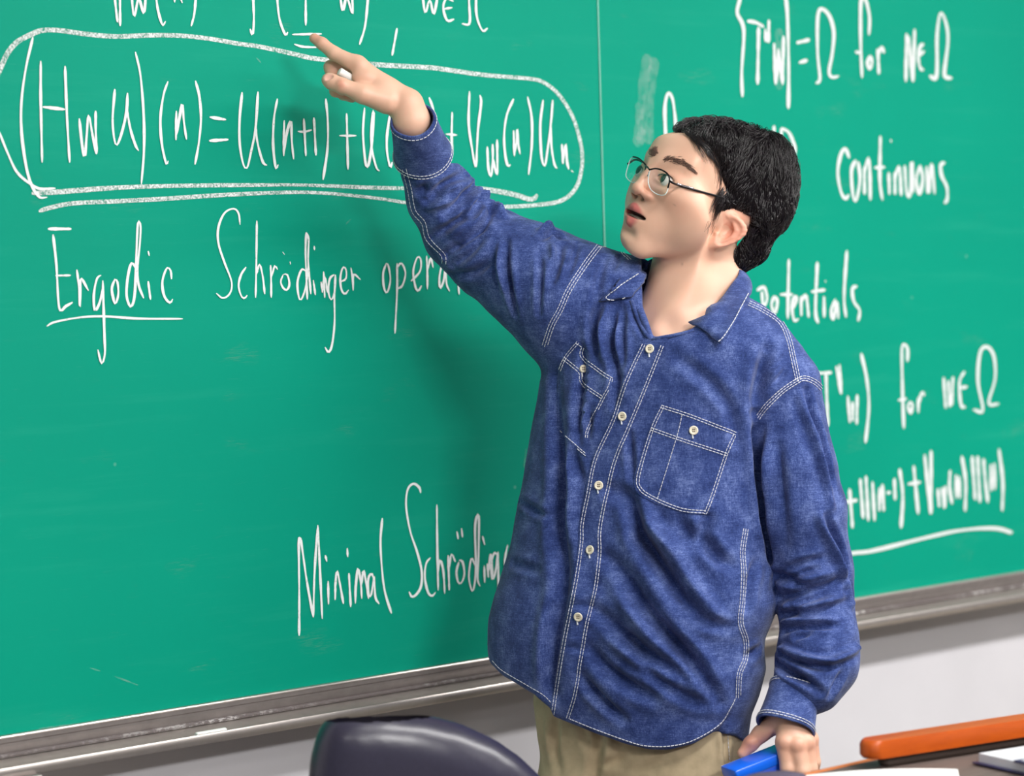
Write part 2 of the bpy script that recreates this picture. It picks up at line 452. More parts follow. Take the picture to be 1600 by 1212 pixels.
write('set {T w} = Omega for w in Omega', """1157,-15 1155,0 1151,20 1159,36.5 1161.5,56 1158,112 1159,151.5|1167,33 1180,35 1193,42|1185,42 1184,84 1183,132|1201,31 1200,67|1195,45 1196,66
|1209,67 1211,132|1215,76 1221,129|1211,132 1216,78|1224,56 1222,132|1227,-8 1230,28 1231.6,112 1231,170|1244,67 1264.5,62|1247.6,98 1261,94
|1274,130 1280.5,123 1277,84 1277,28 1282.7,14 1295,25 1302,50.5 1299.5,84 1294.5,112 1299.5,120.6 1310,119|1357,55 1358,28 1353,3 1348,-3 1344,8 1344,70 1346,122|1335.5,81 1345,83
|1360,87 1355,97 1358,108 1362,98 1360,87|1371,76 1372.5,116|1372.5,84 1376.7,74 1381,83|1416,52 1414.5,128|1419,56 1425,128|1428.5,45 1426,128
|1443,69 1437,73 1434,90 1437,106.6 1442.6,109|1434,87 1444,80|1451.5,119 1463,118 1463.6,56 1469,21 1477.6,36.5 1480.5,64.5 1475,112 1477.6,120.6 1487,122""", 6.2, CH_BLUR, pr)
write('letters R continuous', """1209,196 1208,250|1220,200 1221,233 1222,280|1220,200 1232,207.5 1241,230 1239,247 1233,255|1230,255 1236,300 1243,326|1040,225 1038,170 1043,146 1050,155 1054,185 1055,205
|1327,247 1320.5,233 1313.5,241 1308.5,269 1313.5,300 1320.5,310 1326,304|1337,250 1330,266.5 1332,303 1337,313 1343,280.5 1340,252|1350,261 1350,304|1350,269 1356,247 1358.4,269 1359,313
|1375,212 1374,280.5 1378,313|1365.5,262 1382,261|1388,269 1388.7,304|1391,218 1392,222|1397.7,269 1397.7,304|1397.7,278 1404.7,261 1407.5,306|1413,258 1416,300 1421.5,303 1424,252.5 1426,301.5
|1437,258 1431,280.5 1435.6,303 1441,280.5 1437,258|1447,259.5 1449.6,301.5 1455,256.7 1459.5,303|1476,254 1469,258 1470.6,275 1478.5,292 1479,311.5 1474,317""", 6.0, CH_BLUR, pr)
write('potentials', """1182,453.5 1193.4,449 1198,467 1192,480|1190,455 1192,490|1209,462.5 1205,476 1210,489 1214,471 1209,462.5|1232,404.5 1230,498|1218,460 1238,460|1238,482.5 1244.6,467 1240,464.6 1236.6,480 1240,500 1247,498
|1251,462.5 1251,493.6|1251,471 1259,462.5 1263,496|1276.7,409 1273.6,484.7 1278,504.7|1267,455.7 1289,452.6|1287,462.5 1287,496|1289,438 1289,441|1305,467 1298,484.7 1301.6,498 1307,471 1309,498
|1322.5,391 1318,462.5 1321,496|1339,447 1331.5,451 1333.7,471 1342.6,484.7 1340,501.6""", 5.6, CH_BLUR, pr)
write('(T n w) for w in Omega', """1270,583.6 1299,581.8|1290,582.7 1292.7,667|1306,571.5 1313.6,616|1311,569 1313.6,616|1324,618 1327,660.6|1331.5,627 1331.5,658|1339,616 1338,663|1345,551.5 1353.7,591.6 1357,636 1351.5,692
|1417.4,565 1417.4,545 1411.6,538 1408.5,551.5 1410,627 1411.6,669.5|1402.7,625 1416,622.7|1422,627 1418,634 1422,645 1425,634 1422,627|1434,620.5 1434,645|1434,631.6 1439.7,613 1444,618
|1474,589 1477,638|1481.5,594 1483,636|1488.7,588 1486,634|1507,580 1498.5,596 1500.7,631.6 1508,636|1499,606 1511,604|1520,639.7 1535,640.6 1527.4,596 1530.5,551.5 1541,541.7 1552,556 1554,591.6 1544,629.4 1560,630.8""", 5.6, CH_BLUR, pr)
write('+ u(n-1) + V w (n) u(n), underlined', """1307,752 1313,785 1312,825|1327,763 1331.5,825|1316,785 1339,781|1343.5,747.4 1348,810|1352.4,743 1356,814|1362.6,752 1365.7,814|1373.8,761 1373,798.7|1378,756 1380,798.7|1385,769.7 1391.6,769|1397,747 1398,781
|1405,732 1410,774 1407,825|1427,727 1434,803|1418,756 1438,753|1444,709.6 1453,803|1454,703 1454,803|1465,763 1467,792|1471.7,761 1475,794|1477,758.6 1475,794|1484,734 1483,761 1487,787.5|1493,741 1494,778.6|1497.6,743 1499,778.6
|1502,712 1508,752 1507,798.7|1518.5,712 1523,781|1527,712 1530.5,785|1536,716 1539,752 1543,785|1547.5,725 1548,767.5|1553,723 1553.7,765|1560,700.7 1566,752 1565,798.7|1280,872 1331.5,864 1365,859.7 1445,840 1498.5,828.5 1552,825 1581,832""", 6.4, CH_BLUR, pr)
write('', "1012,85 1004,140 1000,225|1022,90 1016,150 1012,225|1000,160 996,230|1217,45 1216,140", 17, CH_FAINT, pr, 'faint wiped chalk smears on the right board')
write('', "140,1043 156,1048|178,1056 215,1070|60,1138 120,1130|540,350 548,342|822,700 818,730|400,90 407,98", 2.4, CH_FAINT, pl, 'thin pale scuffs on the left board')

# a stick of chalk lying in the tray
CHALK = plain('chalk_white', (240, 240, 238), 0.9, var=0.03)
a = on_plane(306, 1146.5, 1, .012 - 77 * G); b = on_plane(353, 1138.5, 1, .012 - 77 * G)
zc = zb - 33.6 * G
a[2] = b[2] = zc
o = MB().tube([a, a + (b - a) * .02, a + (b - a) * .5, a + (b - a) * .98, b], [3.6 * G, 4.9 * G, 4.9 * G, 4.9 * G, 3.6 * G], 12).build('chalk_stick', CHALK)
tag(auto_smooth(o, 40), 'white chalk stick lying in the aluminium tray below the board', 'chalk')

# ------------------------------------------------------------------ implicit-surface modelling (sparse surface nets)
def smin(a, b, k):
    h = np.maximum(k - np.abs(a - b), 0.0)
    return np.minimum(a, b) - h * h / (4 * k)
def smax(a, b, k): return -smin(-a, -b, k)
def ell(P, c, r, R=None):
    q = P - np.asarray(c, float)
    if R is not None: q = q @ R
    r = np.asarray(r, float)
    k0 = np.linalg.norm(q / r, axis=1); k1 = np.linalg.norm(q / (r * r), axis=1) + 1e-9
    return k0 * (k0 - 1) / k1
def cone(P, a, b, ra, rb):
    a = np.asarray(a, float); b = np.asarray(b, float)
    ab = b - a; t = np.clip((P - a) @ ab / (ab @ ab), 0, 1)
    return np.linalg.norm(P - a - t[:, None] * ab, axis=1) - (ra + (rb - ra) * t)
def chain(P, pts, k=6.0):
    """pts: list of (point, radius)"""
    d = None
    for (a, ra), (b, rb) in zip(pts[:-1], pts[1:]):
        x = cone(P, a, b, ra, rb)
        d = x if d is None else smin(d, x, k)
    return d
def frame(z, x=(1, 0, 0)):
    z = np.asarray(z, float); z = z / np.linalg.norm(z)
    x = np.asarray(x, float); x = x - z * (x @ z); x /= np.linalg.norm(x)
    return np.stack([x, np.cross(z, x), z], 1)

def sparse_mesh(f, lo, hi, h, B=8, band=1.9):
    lo = np.asarray(lo, float); hi = np.asarray(hi, float)
    nb = np.ceil((hi - lo) / (h * B)).astype(int)
    g = np.stack(np.meshgrid(*[np.arange(n) for n in nb], indexing='ij'), -1).reshape(-1, 3)
    c = lo + (g + 0.5) * h * B
    d = f(c)
    g = g[np.abs(d) < band * h * B * 0.87]
    off = np.stack(np.meshgrid(*[np.arange(B)] * 3, indexing='ij'), -1).reshape(-1, 3)
    I = (g[:, None, :] * B + off[None]).reshape(-1, 3)
    N = nb * B + 2
    key = (I[:, 0] * N[1] + I[:, 1]) * N[2] + I[:, 2]
    o = np.argsort(key); key = key[o]; I = I[o]
    val = np.empty(len(I))
    for s in range(0, len(I), 400000):
        val[s:s + 400000] = f(lo + I[s:s + 400000] * h)
    def find(k):
        j = np.searchsorted(key, k); j = np.minimum(j, len(key) - 1)
        return np.where(key[j] == k, j, -1)
    st = np.array([N[1] * N[2], N[2], 1])
    corners = [(a, b, c_) for a in (0, 1) for b in (0, 1) for c_ in (0, 1)]
    idx = np.stack([find(key + np.dot(cn, st)) for cn in corners], 1)
    ok = (idx >= 0).all(1)
    cells = np.nonzero(ok)[0]; idx = idx[ok]
    cv = val[idx]; ins = cv < 0
    mix = ins.any(1) & ~ins.all(1)
    cells = cells[mix]; cv = cv[mix]
    base = I[cells].astype(float)
    acc = np.zeros((len(cells), 3)); cnt = np.zeros(len(cells))
    cn = np.array(corners, float)
    for i in range(8):
        for j in range(i + 1, 8):
            if np.abs(cn[i] - cn[j]).sum() != 1: continue
            a, b = cv[:, i], cv[:, j]
            m = (a < 0) != (b < 0)
            t = np.where(m, a / np.where(m, a - b, 1), 0)
            acc += m[:, None] * (cn[i] + t[:, None] * (cn[j] - cn[i])); cnt += m
    V = lo + (base + acc / cnt[:, None]) * h
    vid = np.full(len(key), -1); vid[cells] = np.arange(len(cells))
    Fs = []
    for ax in range(3):
        u, w = [(1, 2), (2, 0), (0, 1)][ax]
        n2 = find(key + st[ax])
        m = (n2 >= 0)
        s0 = val < 0; s1 = np.where(m, val[n2] < 0, s0)
        e = np.nonzero(m & (s0 != s1))[0]
        q = []
        for (du, dw) in ((0, 0), (-1, 0), (-1, -1), (0, -1)):
            j = find(key[e] + du * st[u] + dw * st[w])
            q.append(np.where(j >= 0, vid[j], -1))
        q = np.stack(q, 1); good = (q >= 0).all(1)
        q = q[good]; flip = s0[e][good]
        # orientation: the inside lies at the low end of the edge when flip is True
        q[~flip] = q[~flip][:, ::-1]
        Fs.append(q)
    return V, np.vstack(Fs)

def vnormals(V, F):
    a = V[F[:, 2]] - V[F[:, 0]]; b = V[F[:, 3]] - V[F[:, 1]]
    fn = np.cross(a, b); N = np.zeros_like(V)
    for k in range(4):
        for c in range(3): N[:, c] += np.bincount(F[:, k], fn[:, c], len(V))
    return N / (np.linalg.norm(N, axis=1)[:, None] + 1e-9)

def laplace(V, F, it=2, lam=0.5):
    e = np.vstack([F[:, [0, 1]], F[:, [1, 2]], F[:, [2, 3]], F[:, [3, 0]]])
    n = len(V); deg = np.bincount(e[:, 0], minlength=n) + np.bincount(e[:, 1], minlength=n)
    for _ in range(it):
        S = np.stack([np.bincount(e[:, 0], V[e[:, 1], c], n) + np.bincount(e[:, 1], V[e[:, 0], c], n) for c in range(3)], 1)
        V = V + lam * (S / np.maximum(deg, 1)[:, None] - V)
    return V

def bvh(V, F):
    return BVHTree.FromPolygons([tuple(v) for v in V], [tuple(int(i) for i in f) for f in F])

def hit(tree, px, py, lift=0.0):
    """the first point of a surface (units, camera frame) seen at a photograph position"""
    d = Vector(((px - 800) / FPX, (606 - py) / FPX, 1.0)).normalized()
    loc, nor, i, _ = tree.ray_cast(Vector((0, 0, 0)), d)
    if loc is None: return None
    if nor.dot(d) > 0: nor = -nor
    return np.array(loc) + lift * np.array(nor)

def set_col(o, C):
    a = o.data.color_attributes.new('Col', 'FLOAT_COLOR', 'POINT')
    C4 = np.ones((len(C), 4), np.float32); C4[:, :3] = C
    a.data.foreach_set('color', C4.ravel())

# ------------------------------------------------------------------ the man: body (head, neck, trunk, arms, hands)
FLOORY = None
ML, MU, MF = np.array([.486, -.304, -.819]), np.array([.428, .900, -.080]), np.array([-.762, .312, -.568])   # camera frame, z away
HS = 1.142
HC = K(1026.4, 270.2, -45)
MROT = np.stack([ML, MU, MF], 1)
def hl(l, u, f): return HC + HS * (MROT @ np.array([l, u, f], float))
def to_head(P): return (P - HC) @ MROT / HS

def head_sdf(P):
    """P in head millimetres: l to his left, u up, f forward, origin between the eyes"""
    S = np.abs(P[:, 0]); Q = np.stack([S, P[:, 1], P[:, 2]], 1)       # mirrored
    d = ell(P, (0, 26, -94), (72, 80, 92))
    d = smin(d, ell(P, (0, 32, -48), (62, 48, 51)), 20)               # forehead
    d = smin(d, ell(P, (0, -32, -48), (60, 74, 50)), 22)              # face mass
    d = smin(d, cone(Q, (50, -62, -72), (16, -103, -10), 14, 14), 26) # jaw
    d = smin(d, ell(Q, (34, -38, -23), (26, 34, 24)), 22)             # cheek
    d = smin(d, ell(Q, (42, -20, -28), (22, 22, 24)), 26)             # cheekbone
    d = smin(d, ell(Q, (36, -48, -30), (25, 34, 24)), 22)
    d = smin(d, ell(Q, (41, -54, -46), (25, 32, 34)), 20)            # full lower cheek
    d = smin(d, ell(P, (0, -74, -8), (34, 28, 22)), 16)               # muzzle
    d = smin(d, ell(P, (0, -104, -6), (20, 16, 17)), 16)              # chin
    d = smin(d, cone(Q, (10, 17, -1), (44, 20, -13), 7, 6), 14)       # brow
    d = smax(d, -ell(Q, (31, -1, 10), (18, 12, 12)), 14)              # eye socket
    d = smin(d, ell(Q, (31, -1, -10), (17, 13, 13.5)), 6)             # lids
    d = smin(d, cone(P, (0, 10, -2), (0, -36, 17), 7, 9), 12)         # nose bridge
    d = smin(d, ell(P, (0, -39, 18), (11, 9, 10)), 7)
    d = smin(d, ell(Q, (13, -44, 7), (8, 7.5, 9.5)), 6)               # wings
    d = smax(d, -ell(Q, (7.0, -50, 12), (4.4, 5.5, 7.0)), 2.5)        # nostrils
    d = smin(d, cone(Q, (2, -65, 12.5), (24, -73, 1.5), 4.8, 2.8), 4) # upper lip
    d = smin(d, cone(Q, (0, -82, 10.5), (22, -76, 1.5), 6.0, 3.2), 4)  # lower lip
    d = smax(d, -ell(P, (0, -73.5, 9), (21, 3.4, 13)), 2.0)
    d = smin(d, ell(P, (0, -78, 1), (15, 3.2, 7)), 1)             # open mouth
    d = smax(d, -ell(P, (0, -93.5, 14), (15, 4, 7)), 8)               # crease under the lip
    # eye opening
    th = ell(Q, (30.5, -1.5, 4), (13.6, 4.7, 12))
    d = smax(d, -th, 1.5)
    # ears
    ea = np.array([73.0, -9, -96.0]); nrm = np.array([0.80, 0.05, 0.60])
    R = frame(nrm, (0.3, -0.1, -0.9))
    q = (Q - ea) @ R / 0.88                                                    # x back, y down-ish, z out
    q = np.stack([q[:, 0], q[:, 1], q[:, 2]], 1)
    base = ell(q, (0, 0, 0), (18, 30, 7))
    base = smax(base, -ell(q, (-3, 1, 7), (11, 19, 10)), 3)
    base = smin(base, chain(q, [(np.array([2., -19, 3]), 2.6), (np.array([7., -6, 3.5]), 3.0), (np.array([6., 8, 3]), 2.8), (np.array([0., 16, 3]), 2.6)], 2), 3)
    base = smax(base, -ell(q, (-5, 3, 3), (6, 9, 8)), 3)
    rim = 1e9
    pts = []
    for a in np.linspace(-2.6, 2.2, 15):
        pts.append((np.array([17 * math.cos(a), 28 * math.sin(a) * 1.0, 4.0]), 3.6))
    rim = chain(q, pts, 2)
    ear = smin(base, rim, 3)
    ear = smin(ear, ell(q, (-8, -27 if R[1, 1] > 0 else 27, 2), (9, 9, 5)), 5)
    d = smin(d, ear * 0.88, 5)
    return d

NECK0 = K(1078, 425, 18); NECK1 = K(1070, 520, 14)
def chest_sdf(P):
    d = cone(P, hl(0, -40, -92), NECK1, 62, 70)
    d = smin(d, cone(P, hl(30, -30, -105), NECK1 + np.array([60, -30, 10]), 22, 40), 26)       # nape and trapezius
    d = smin(d, ell(P, K(1052, 630, 2), (118, 140, 84)), 60)
    # sternomastoid and collar-bone relief
    d = smin(d, cone(P, hl(58, -52, -90), K(1040, 520, -56), 10, 8), 34)
    d = smin(d, cone(P, K(1046, 524, -56), K(1120, 500, -56), 7, 7), 30)
    d = smax(d, -ell(P, K(1046, 505, -92), (12, 14, 20)), 24)
    return d

SHR, SHL = K(905, 455, 45), K(1228, 600, -60)
ELR, WRR = K(728, 378, 125), K(642, 190, -22)
ELL_, WRL = K(1274, 945, -80), K(1238, 1104, -132)

def KH(x, y, dz): return K(x, y, dz + 180 + (640 - x) * 0.25)
def hand_right(P):
    W = KH(637, 163, -228)
    mc = [(KH(562, 103, -248), 13), (KH(557, 104, -223), 13), (KH(563, 110, -200), 12), (KH(574, 118, -181), 10.5)]
    d = cone(P, K(666, 254, 62), KH(643, 190, -226), 23, 27)
    d = smin(d, cone(P, KH(643, 190, -226), W, 27, 24), 14)
    for (m, r), w0 in zip(mc, (22, 22, 20, 18)):
        d = smin(d, cone(P, W + np.array([-4, -2, 6]), m, w0, r), 12)
    d = smin(d, ell(P, KH(596, 143, -236), (26, 19, 26)), 14)
    fing = [[mc[0], (KH(522, 83.5, -252), 10.8), (KH(503, 68, -252), 9.4), (KH(491, 60, -250), 7.8)],
            [mc[1], (KH(517, 105, -232), 10.8), (KH(520, 128, -242), 9.4), (KH(535, 141, -234), 8.5)],
            [mc[2], (KH(521, 120, -208), 10.4), (KH(524, 142, -220), 9.0), (KH(541, 148, -214), 8.2)],
            [mc[3], (KH(537, 132, -190), 9.0), (KH(536, 148, -204), 8.0), (KH(550, 153, -203), 7.4)]]
    for f in fing:
        x = chain(P, f, 4)
        d = smin(d, x, 6)
    d = smin(d, ell(P, KH(567, 122, -254), (17, 13, 12)), 10)
    th = chain(P, [(KH(604, 158, -246), 20), (KH(566, 146, -268), 14.5), (KH(533, 133.5, -280), 11.2), (KH(518, 127.5, -280), 11.2), (KH(512.5, 124.5, -279), 9.8)], 7)
    d = smin(d, th, 7)
    d = smax(d, -ell(P, KH(513, 120, -290.5), (7.5, 6, 3.0)), 2)       # nail bed
    d = smin(d, ell(P, KH(533, 131, -290), (6, 5, 3.2)), 4)          # knuckle
    d = smin(d, ell(P, KH(557, 93, -247), (9, 6, 9)), 8)
    return d

def hand_left(P):
    W = K(1236, 1112, -142)
    mc = [(K(1226, 1160, -176), 13.5), (K(1245, 1164, -180), 13.5), (K(1260, 1161, -168), 12.5), (K(1267, 1154, -148), 11)]
    d = cone(P, K(1252, 1066, -96), W, 22, 25)
    for m, r in mc:
        d = smin(d, cone(P, W + (m - W) * .1, m, 21, r), 12)
    fing = [[mc[0], (K(1231, 1200, -182), 11.4), (K(1234, 1228, -168), 9.8), (K(1233, 1246, -156), 8.5)],
            [mc[1], (K(1253, 1204, -186), 11.8), (K(1255, 1236, -170), 10.0), (K(1252, 1256, -156), 8.5)],
            [mc[2], (K(1266, 1200, -170), 10.8), (K(1268, 1230, -156), 9.2), (K(1265, 1248, -144), 8)],
            [mc[3], (K(1272, 1190, -146), 9.6), (K(1272, 1214, -134), 8.2), (K(1269, 1230, -126), 7.4)]]
    for f in fing:
        d = smin(d, chain(P, f, 4), 5)
    th = chain(P, [(K(1213, 1128, -140), 17), (K(1189, 1146, -136), 12.6), (K(1173, 1162, -138), 11), (K(1161, 1176, -140), 8.8)], 6)
    d = smin(d, th, 10)
    d = smin(d, ell(P, K(1174, 1159, -147), (7, 6, 5)), 5)
    for m, r in mc[:3]:
        d = smin(d, ell(P, m + np.array([0, 2, -r + 3]), (8, 8, 4.5)), 6)
    return d

def trunk_sdf(P):
    d = ell(P, K(1005, 760, -2), (112, 280, 55))
    d = smin(d, ell(P, K(1000, 1110, 0), (105, 110, 52)), 40)
    d = smin(d, cone(P, K(1055, 560, 0), SHR, 52, 44), 30)
    d = smin(d, cone(P, K(1055, 560, 0), SHL, 52, 38), 30)
    d = smin(d, chain(P, [(SHR, 46), (ELR, 27), (WRR, 15)], 12), 20)
    d = smin(d, chain(P, [(SHL, 40), (ELL_, 28), (WRL, 16)], 12), 20)
    return d

# landmark warp: small shifts that bring the features of the general head model onto this man's
LMK = [((32, 0, 0), (1038, 279)), ((-32, 0, 0), (1002, 263)), ((46, 1, -10), (1064, 287)), ((17, -2, -3), (1024, 275)),
       ((0, -40, 28), (990.5, 294)), ((18, -44, 6), (1018, 307)), ((0, 8, 4), (1013, 265)),
       ((24, -74, 2), (1018, 347)), ((2, -64, 17), (986.5, 320)), ((0, -84, 15), (982.5, 348)), ((0, -104, 10), (975.5, 374)), ((0, -119, -6), (990, 393)),
       ((72, -12, -84), (1129, 361)), ((80, 18, -104), (1160, 344)), ((74, -36, -96), (1117, 387)), ((82, -4, -112), (1170, 362)),
       ((0, 20, 8), (1023, 240)), ((0, 66, 0), (1052, 206)), ((54, 16, -14), (1086, 266)), ((12, 17, 6), (1037, 250)), ((70, 30, -60), (1120, 284)),
       ((40, -40, -4), (1052, 318)), ((58, -66, -50), (1092, 376))]
PIN = [hl(0, 110, -100), hl(0, 30, -185), hl(60, 60, -120), hl(-60, 40, -100), NECK1, NECK0 + np.array([40, -20, -50]), NECK0 + np.array([-50, -10, -40]),
       NECK1 + np.array([100, 0, 0]), NECK1 + np.array([-100, 0, 0]), NECK1 + np.array([0, 0, -80]), hl(0, 40, -250), hl(0, -60, -170), hl(60, -60, -140)]
LP = np.array([hl(*a) for a, b in LMK] + PIN)
LD = np.array([[(b[0] - 800) * p[2] / FPX - p[0], (606 - b[1]) * p[2] / FPX - p[1]] for (a, b), p in zip(LMK, LP)] + [[0, 0]] * len(PIN))
def _phi(r): return np.exp(-(r / 75.0) ** 2) * 1.0 + 0.35 * np.exp(-(r / 160.0) ** 2)
_A = _phi(np.linalg.norm(LP[:, None] - LP[None], axis=2)) + np.eye(len(LP)) * 0.012
LW = np.linalg.solve(_A, LD)
def warp(P):
    P = np.asarray(P, float); out = P.copy()
    for s in range(0, len(P), 100000):
        q = P[s:s + 100000]
        out[s:s + 100000, :2] += _phi(np.linalg.norm(q[:, None] - LP[None], axis=2)) @ LW
    return out
def hw(l, u, f): return warp(hl(l, u, f)[None])[0]

def f_head(P):
    return smin(head_sdf(to_head(P)) * HS, chest_sdf(P), 16)
hv, hf = sparse_mesh(f_head, K(935, 690, -220) - 5, np.array([460, 450, 4240.]), 1.9)
hloc = to_head(hv)
hv = warp(hv)
rv, rf = sparse_mesh(hand_right, K(455, 270, -140), K(720, 20, 60), 1.7)
lv, lf = sparse_mesh(hand_left, K(1120, 1270, -240), K(1310, 1010, -70), 1.7)
tv, tf = sparse_mesh(trunk_sdf, K(560, 1290, -320), K(1400, 130, 190), 7.0)

# skin colouring: lips, cheeks, ears, beard shadow, nails
def g3(P, c, r): return np.exp(-(((P - np.array(c)) / np.array(r)) ** 2).sum(1))
SKIN = np.array(s2l((228, 184, 160)))
hc = np.tile(SKIN, (len(hv), 1))
def blend(C, w, rgb): return C * (1 - w[:, None]) + w[:, None] * np.array(s2l(rgb))
S = hloc.copy(); S[:, 0] = np.abs(S[:, 0])
hc = blend(hc, 0.35 * g3(S, (40, -38, 0), (26, 22, 30)), (222, 150, 128))
hc = blend(hc, 0.45 * np.clip(g3(S, (0, -40, 22), (18, 12, 14)) + g3(S, (14, -46, 8), (9, 8, 10)), 0, 1), (214, 140, 120))
hc = blend(hc, 0.55 * (S[:, 0] > 69) * np.exp(-((S[:, 1] + 8) / 34) ** 2) * np.exp(-((S[:, 2] + 98) / 22) ** 2), (216, 124, 104))
beard = np.clip(g3(S, (0, -100, 0), (34, 16, 30)) * .8 + g3(S, (10, -58, 12), (20, 7, 12)) + .5 * g3(S, (46, -78, -40), (24, 18, 40)), 0, 1)
hc = blend(hc, 0.40 * beard, (150, 130, 120))
lipu = cone(S, (2, -65.5, 13.5), (24, -73.5, 2.5), 5.0, 3.2); lipl = cone(S, (0, -82, 11.5), (22, -76, 2.5), 6.4, 3.4)
lw = np.clip(1 - np.minimum(lipu, lipl) / 1.6, 0, 1) * (S[:, 2] > -6)
hc = blend(hc, 0.85 * lw, (186, 82, 90))
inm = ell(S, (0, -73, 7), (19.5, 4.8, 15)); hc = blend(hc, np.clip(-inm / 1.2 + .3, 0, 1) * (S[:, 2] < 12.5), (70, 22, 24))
teeth = (np.abs(hloc[:, 0]) < 15) & (hloc[:, 1] > -76.6) & (hloc[:, 1] < -74.6) & (hloc[:, 2] > 2) & (hloc[:, 2] < 10)
hc[teeth] = s2l((226, 214, 200))
hc = blend(hc, np.clip(1 - ell(S, (7.0, -50, 12), (4.0, 5.0, 6.5)) / 1.0, 0, 1) * (S[:, 1] < -44), (64, 28, 22))  # nostrils: shade inside the openings put into the skin colour
hc = blend(hc, 0.35 * g3(S, (31, 7, 2), (20, 7, 14)), (190, 128, 106))
for (l, u, f) in ((60, -44, -22), (30, -112, -28), (52, -100, -52), (48, -40, -4)):
    hc = blend(hc, 0.8 * g3(hloc, (l, u, f), (1.6, 1.6, 8)), (92, 58, 48))
rc = np.tile(SKIN, (len(rv), 1)); lc = np.tile(SKIN * .97, (len(lv), 1)); tc_ = np.tile(SKIN, (len(tv), 1))
rc = blend(rc, 0.5 * np.exp(-(np.linalg.norm(rv - KH(495, 62, -252), axis=1) / 16) ** 2), (226, 146, 128))
rc = blend(rc, 0.6 * np.exp(-(np.linalg.norm(rv - KH(540, 148, -225), axis=1) / 15) ** 2), (222, 136, 118))
rc = blend(rc, 0.35 * np.exp(-(np.linalg.norm(rv - KH(520, 118, -240), axis=1) / 16) ** 2), (206, 132, 108))
rc = blend(rc, 0.6 * np.exp(-(np.linalg.norm(rv - KH(533, 131, -292), axis=1) / 7) ** 2), (206, 116, 96))
rc = blend(rc, 0.8 * (np.linalg.norm((rv - KH(513, 121, -290)) / np.array([8, 7, 6]), axis=1) < 1), (238, 186, 172))
lc = blend(lc, 0.30 * np.exp(-((lv[:, 1] - K(0, 1164, -175)[1]) / 16) ** 2), (206, 120, 100))
lc = blend(lc, 0.35 * np.exp(-(np.linalg.norm(lv - K(1172, 1166, -145), axis=1) / 22) ** 2), (214, 124, 104))

def skin_mat():
    N = NT('skin'); at = N.n('ShaderNodeVertexColor', layer_name='Col')
    v = N.coord(); f = N.noise(v, 180, 4, 0.6); g = N.noise(v, 28, 3)
    c = N.mix(N.ramp(g, [(0.3, (0, 0, 0)), (0.75, (.22, .22, .22))]), at.outputs['Color'], s2l((206, 146, 118)))
    N.base(c); N.b.inputs['Roughness'].default_value = 0.46
    N.b.inputs['Specular IOR Level'].default_value = 0.42
    N.b.inputs['Subsurface Weight'].default_value = 0.12
    N.b.inputs['Subsurface Radius'].default_value = (1.0, 0.35, 0.2)
    N.b.inputs['Subsurface Scale'].default_value = 0.006
    N.bump(f, 0.10, 0.0006)
    return N.m
SKINM = skin_mat()
BASE = to_world(K(1005, 1100, 10)); BASE[2] = 0.0
Vs, Fs, Cs, n0 = [], [], [], 0
for v, f, c in ((hv, hf, hc), (rv, rf, rc), (lv, lf, lc), (tv, tf, tc_)):
    Vs.append(v); Fs.append(f + n0); Cs.append(c); n0 += len(v)
person = mk('person', to_world(np.vstack(Vs)), np.vstack(Fs), SKINM, None, True, BASE)
set_col(person, np.vstack(Cs))
tag(person, 'man in a blue chambray shirt and glasses turning to point at the chalkboard', 'person')
HT = bvh(hv, hf)

# ------------------------------------------------------------------ clothing
ROWS = np.array([  # photograph row, left and right edge of the trunk of the shirt
    (380, 985, 1130), (430, 950, 1165), (480, 900, 1200), (540, 862, 1225), (600, 846, 1226), (650, 838, 1215), (720, 825, 1200), (800, 811, 1196),
    (860, 799, 1197), (910, 784, 1205), (935, 775, 1208), (950, 771, 1204), (972, 766, 1196), (992, 765, 1188), (1010, 765, 1187), (1040, 767, 1189), (1080, 776, 1179), (1110, 790, 1168), (1150, 800, 1163), (1200, 805, 1160)], float)
YAW = math.radians(25); CY, SY = math.cos(YAW), math.sin(YAW)
FRONT_HEM = np.array([(760, 1030), (768, 1038), (785, 1054), (822, 1076), (847, 1091), (863, 1104), (864.5, 1118), (889, 1128), (933, 1146), (983, 1164), (1011, 1171), (1047, 1171),
                      (1083, 1162), (1123, 1138), (1143, 1109), (1152, 1088), (1160, 1080), (1240, 1080)], float)
BACK_HEM = np.array([(760, 1026), (830, 1070), (870, 1096), (1000, 1120), (1150, 1150), (1166, 1166), (1240, 1166)], float)
NECK_POLY = np.array([(1000, 330), (1002, 440), (1004, 478), (1021, 527), (1049, 522), (1082, 514), (1141, 449), (1162, 420), (1165, 330)], float)

def poly_sdf(x, y, P):
    d = np.full(len(x), 1e9); inside = np.zeros(len(x), bool)
    n = len(P)
    for i in range(n):
        ax, ay = P[i]; bx, by = P[(i + 1) % n]
        ex, ey = bx - ax, by - ay
        t = np.clip(((x - ax) * ex + (y - ay) * ey) / (ex * ex + ey * ey), 0, 1)
        d = np.minimum(d, np.hypot(x - ax - t * ex, y - ay - t * ey))
        c = ((ay > y) != (by > y)) & (x < (bx - ax) * (y - ay) / ((by - ay) if by != ay else 1e-9) + ax)
        inside ^= c
    return np.where(inside, -d, d)

def trunk_frame(P, rows, ratio, zc=6.0):
    py = 606 - P[:, 1] * FPX / 4000.0
    a0 = np.interp(py, rows[:, 0], rows[:, 1]); a1 = np.interp(py, rows[:, 0], rows[:, 2])
    a = (a1 - a0) / 2; cx = (a0 + a1) / 2 - 800
    u = P[:, 0] - cx; w = P[:, 2] - 4000 - zc
    A = a / math.sqrt(CY ** 2 + (ratio * SY) ** 2); B = A * ratio
    p = u * CY - w * SY; q = u * SY + w * CY
    return py, p, q, A, B

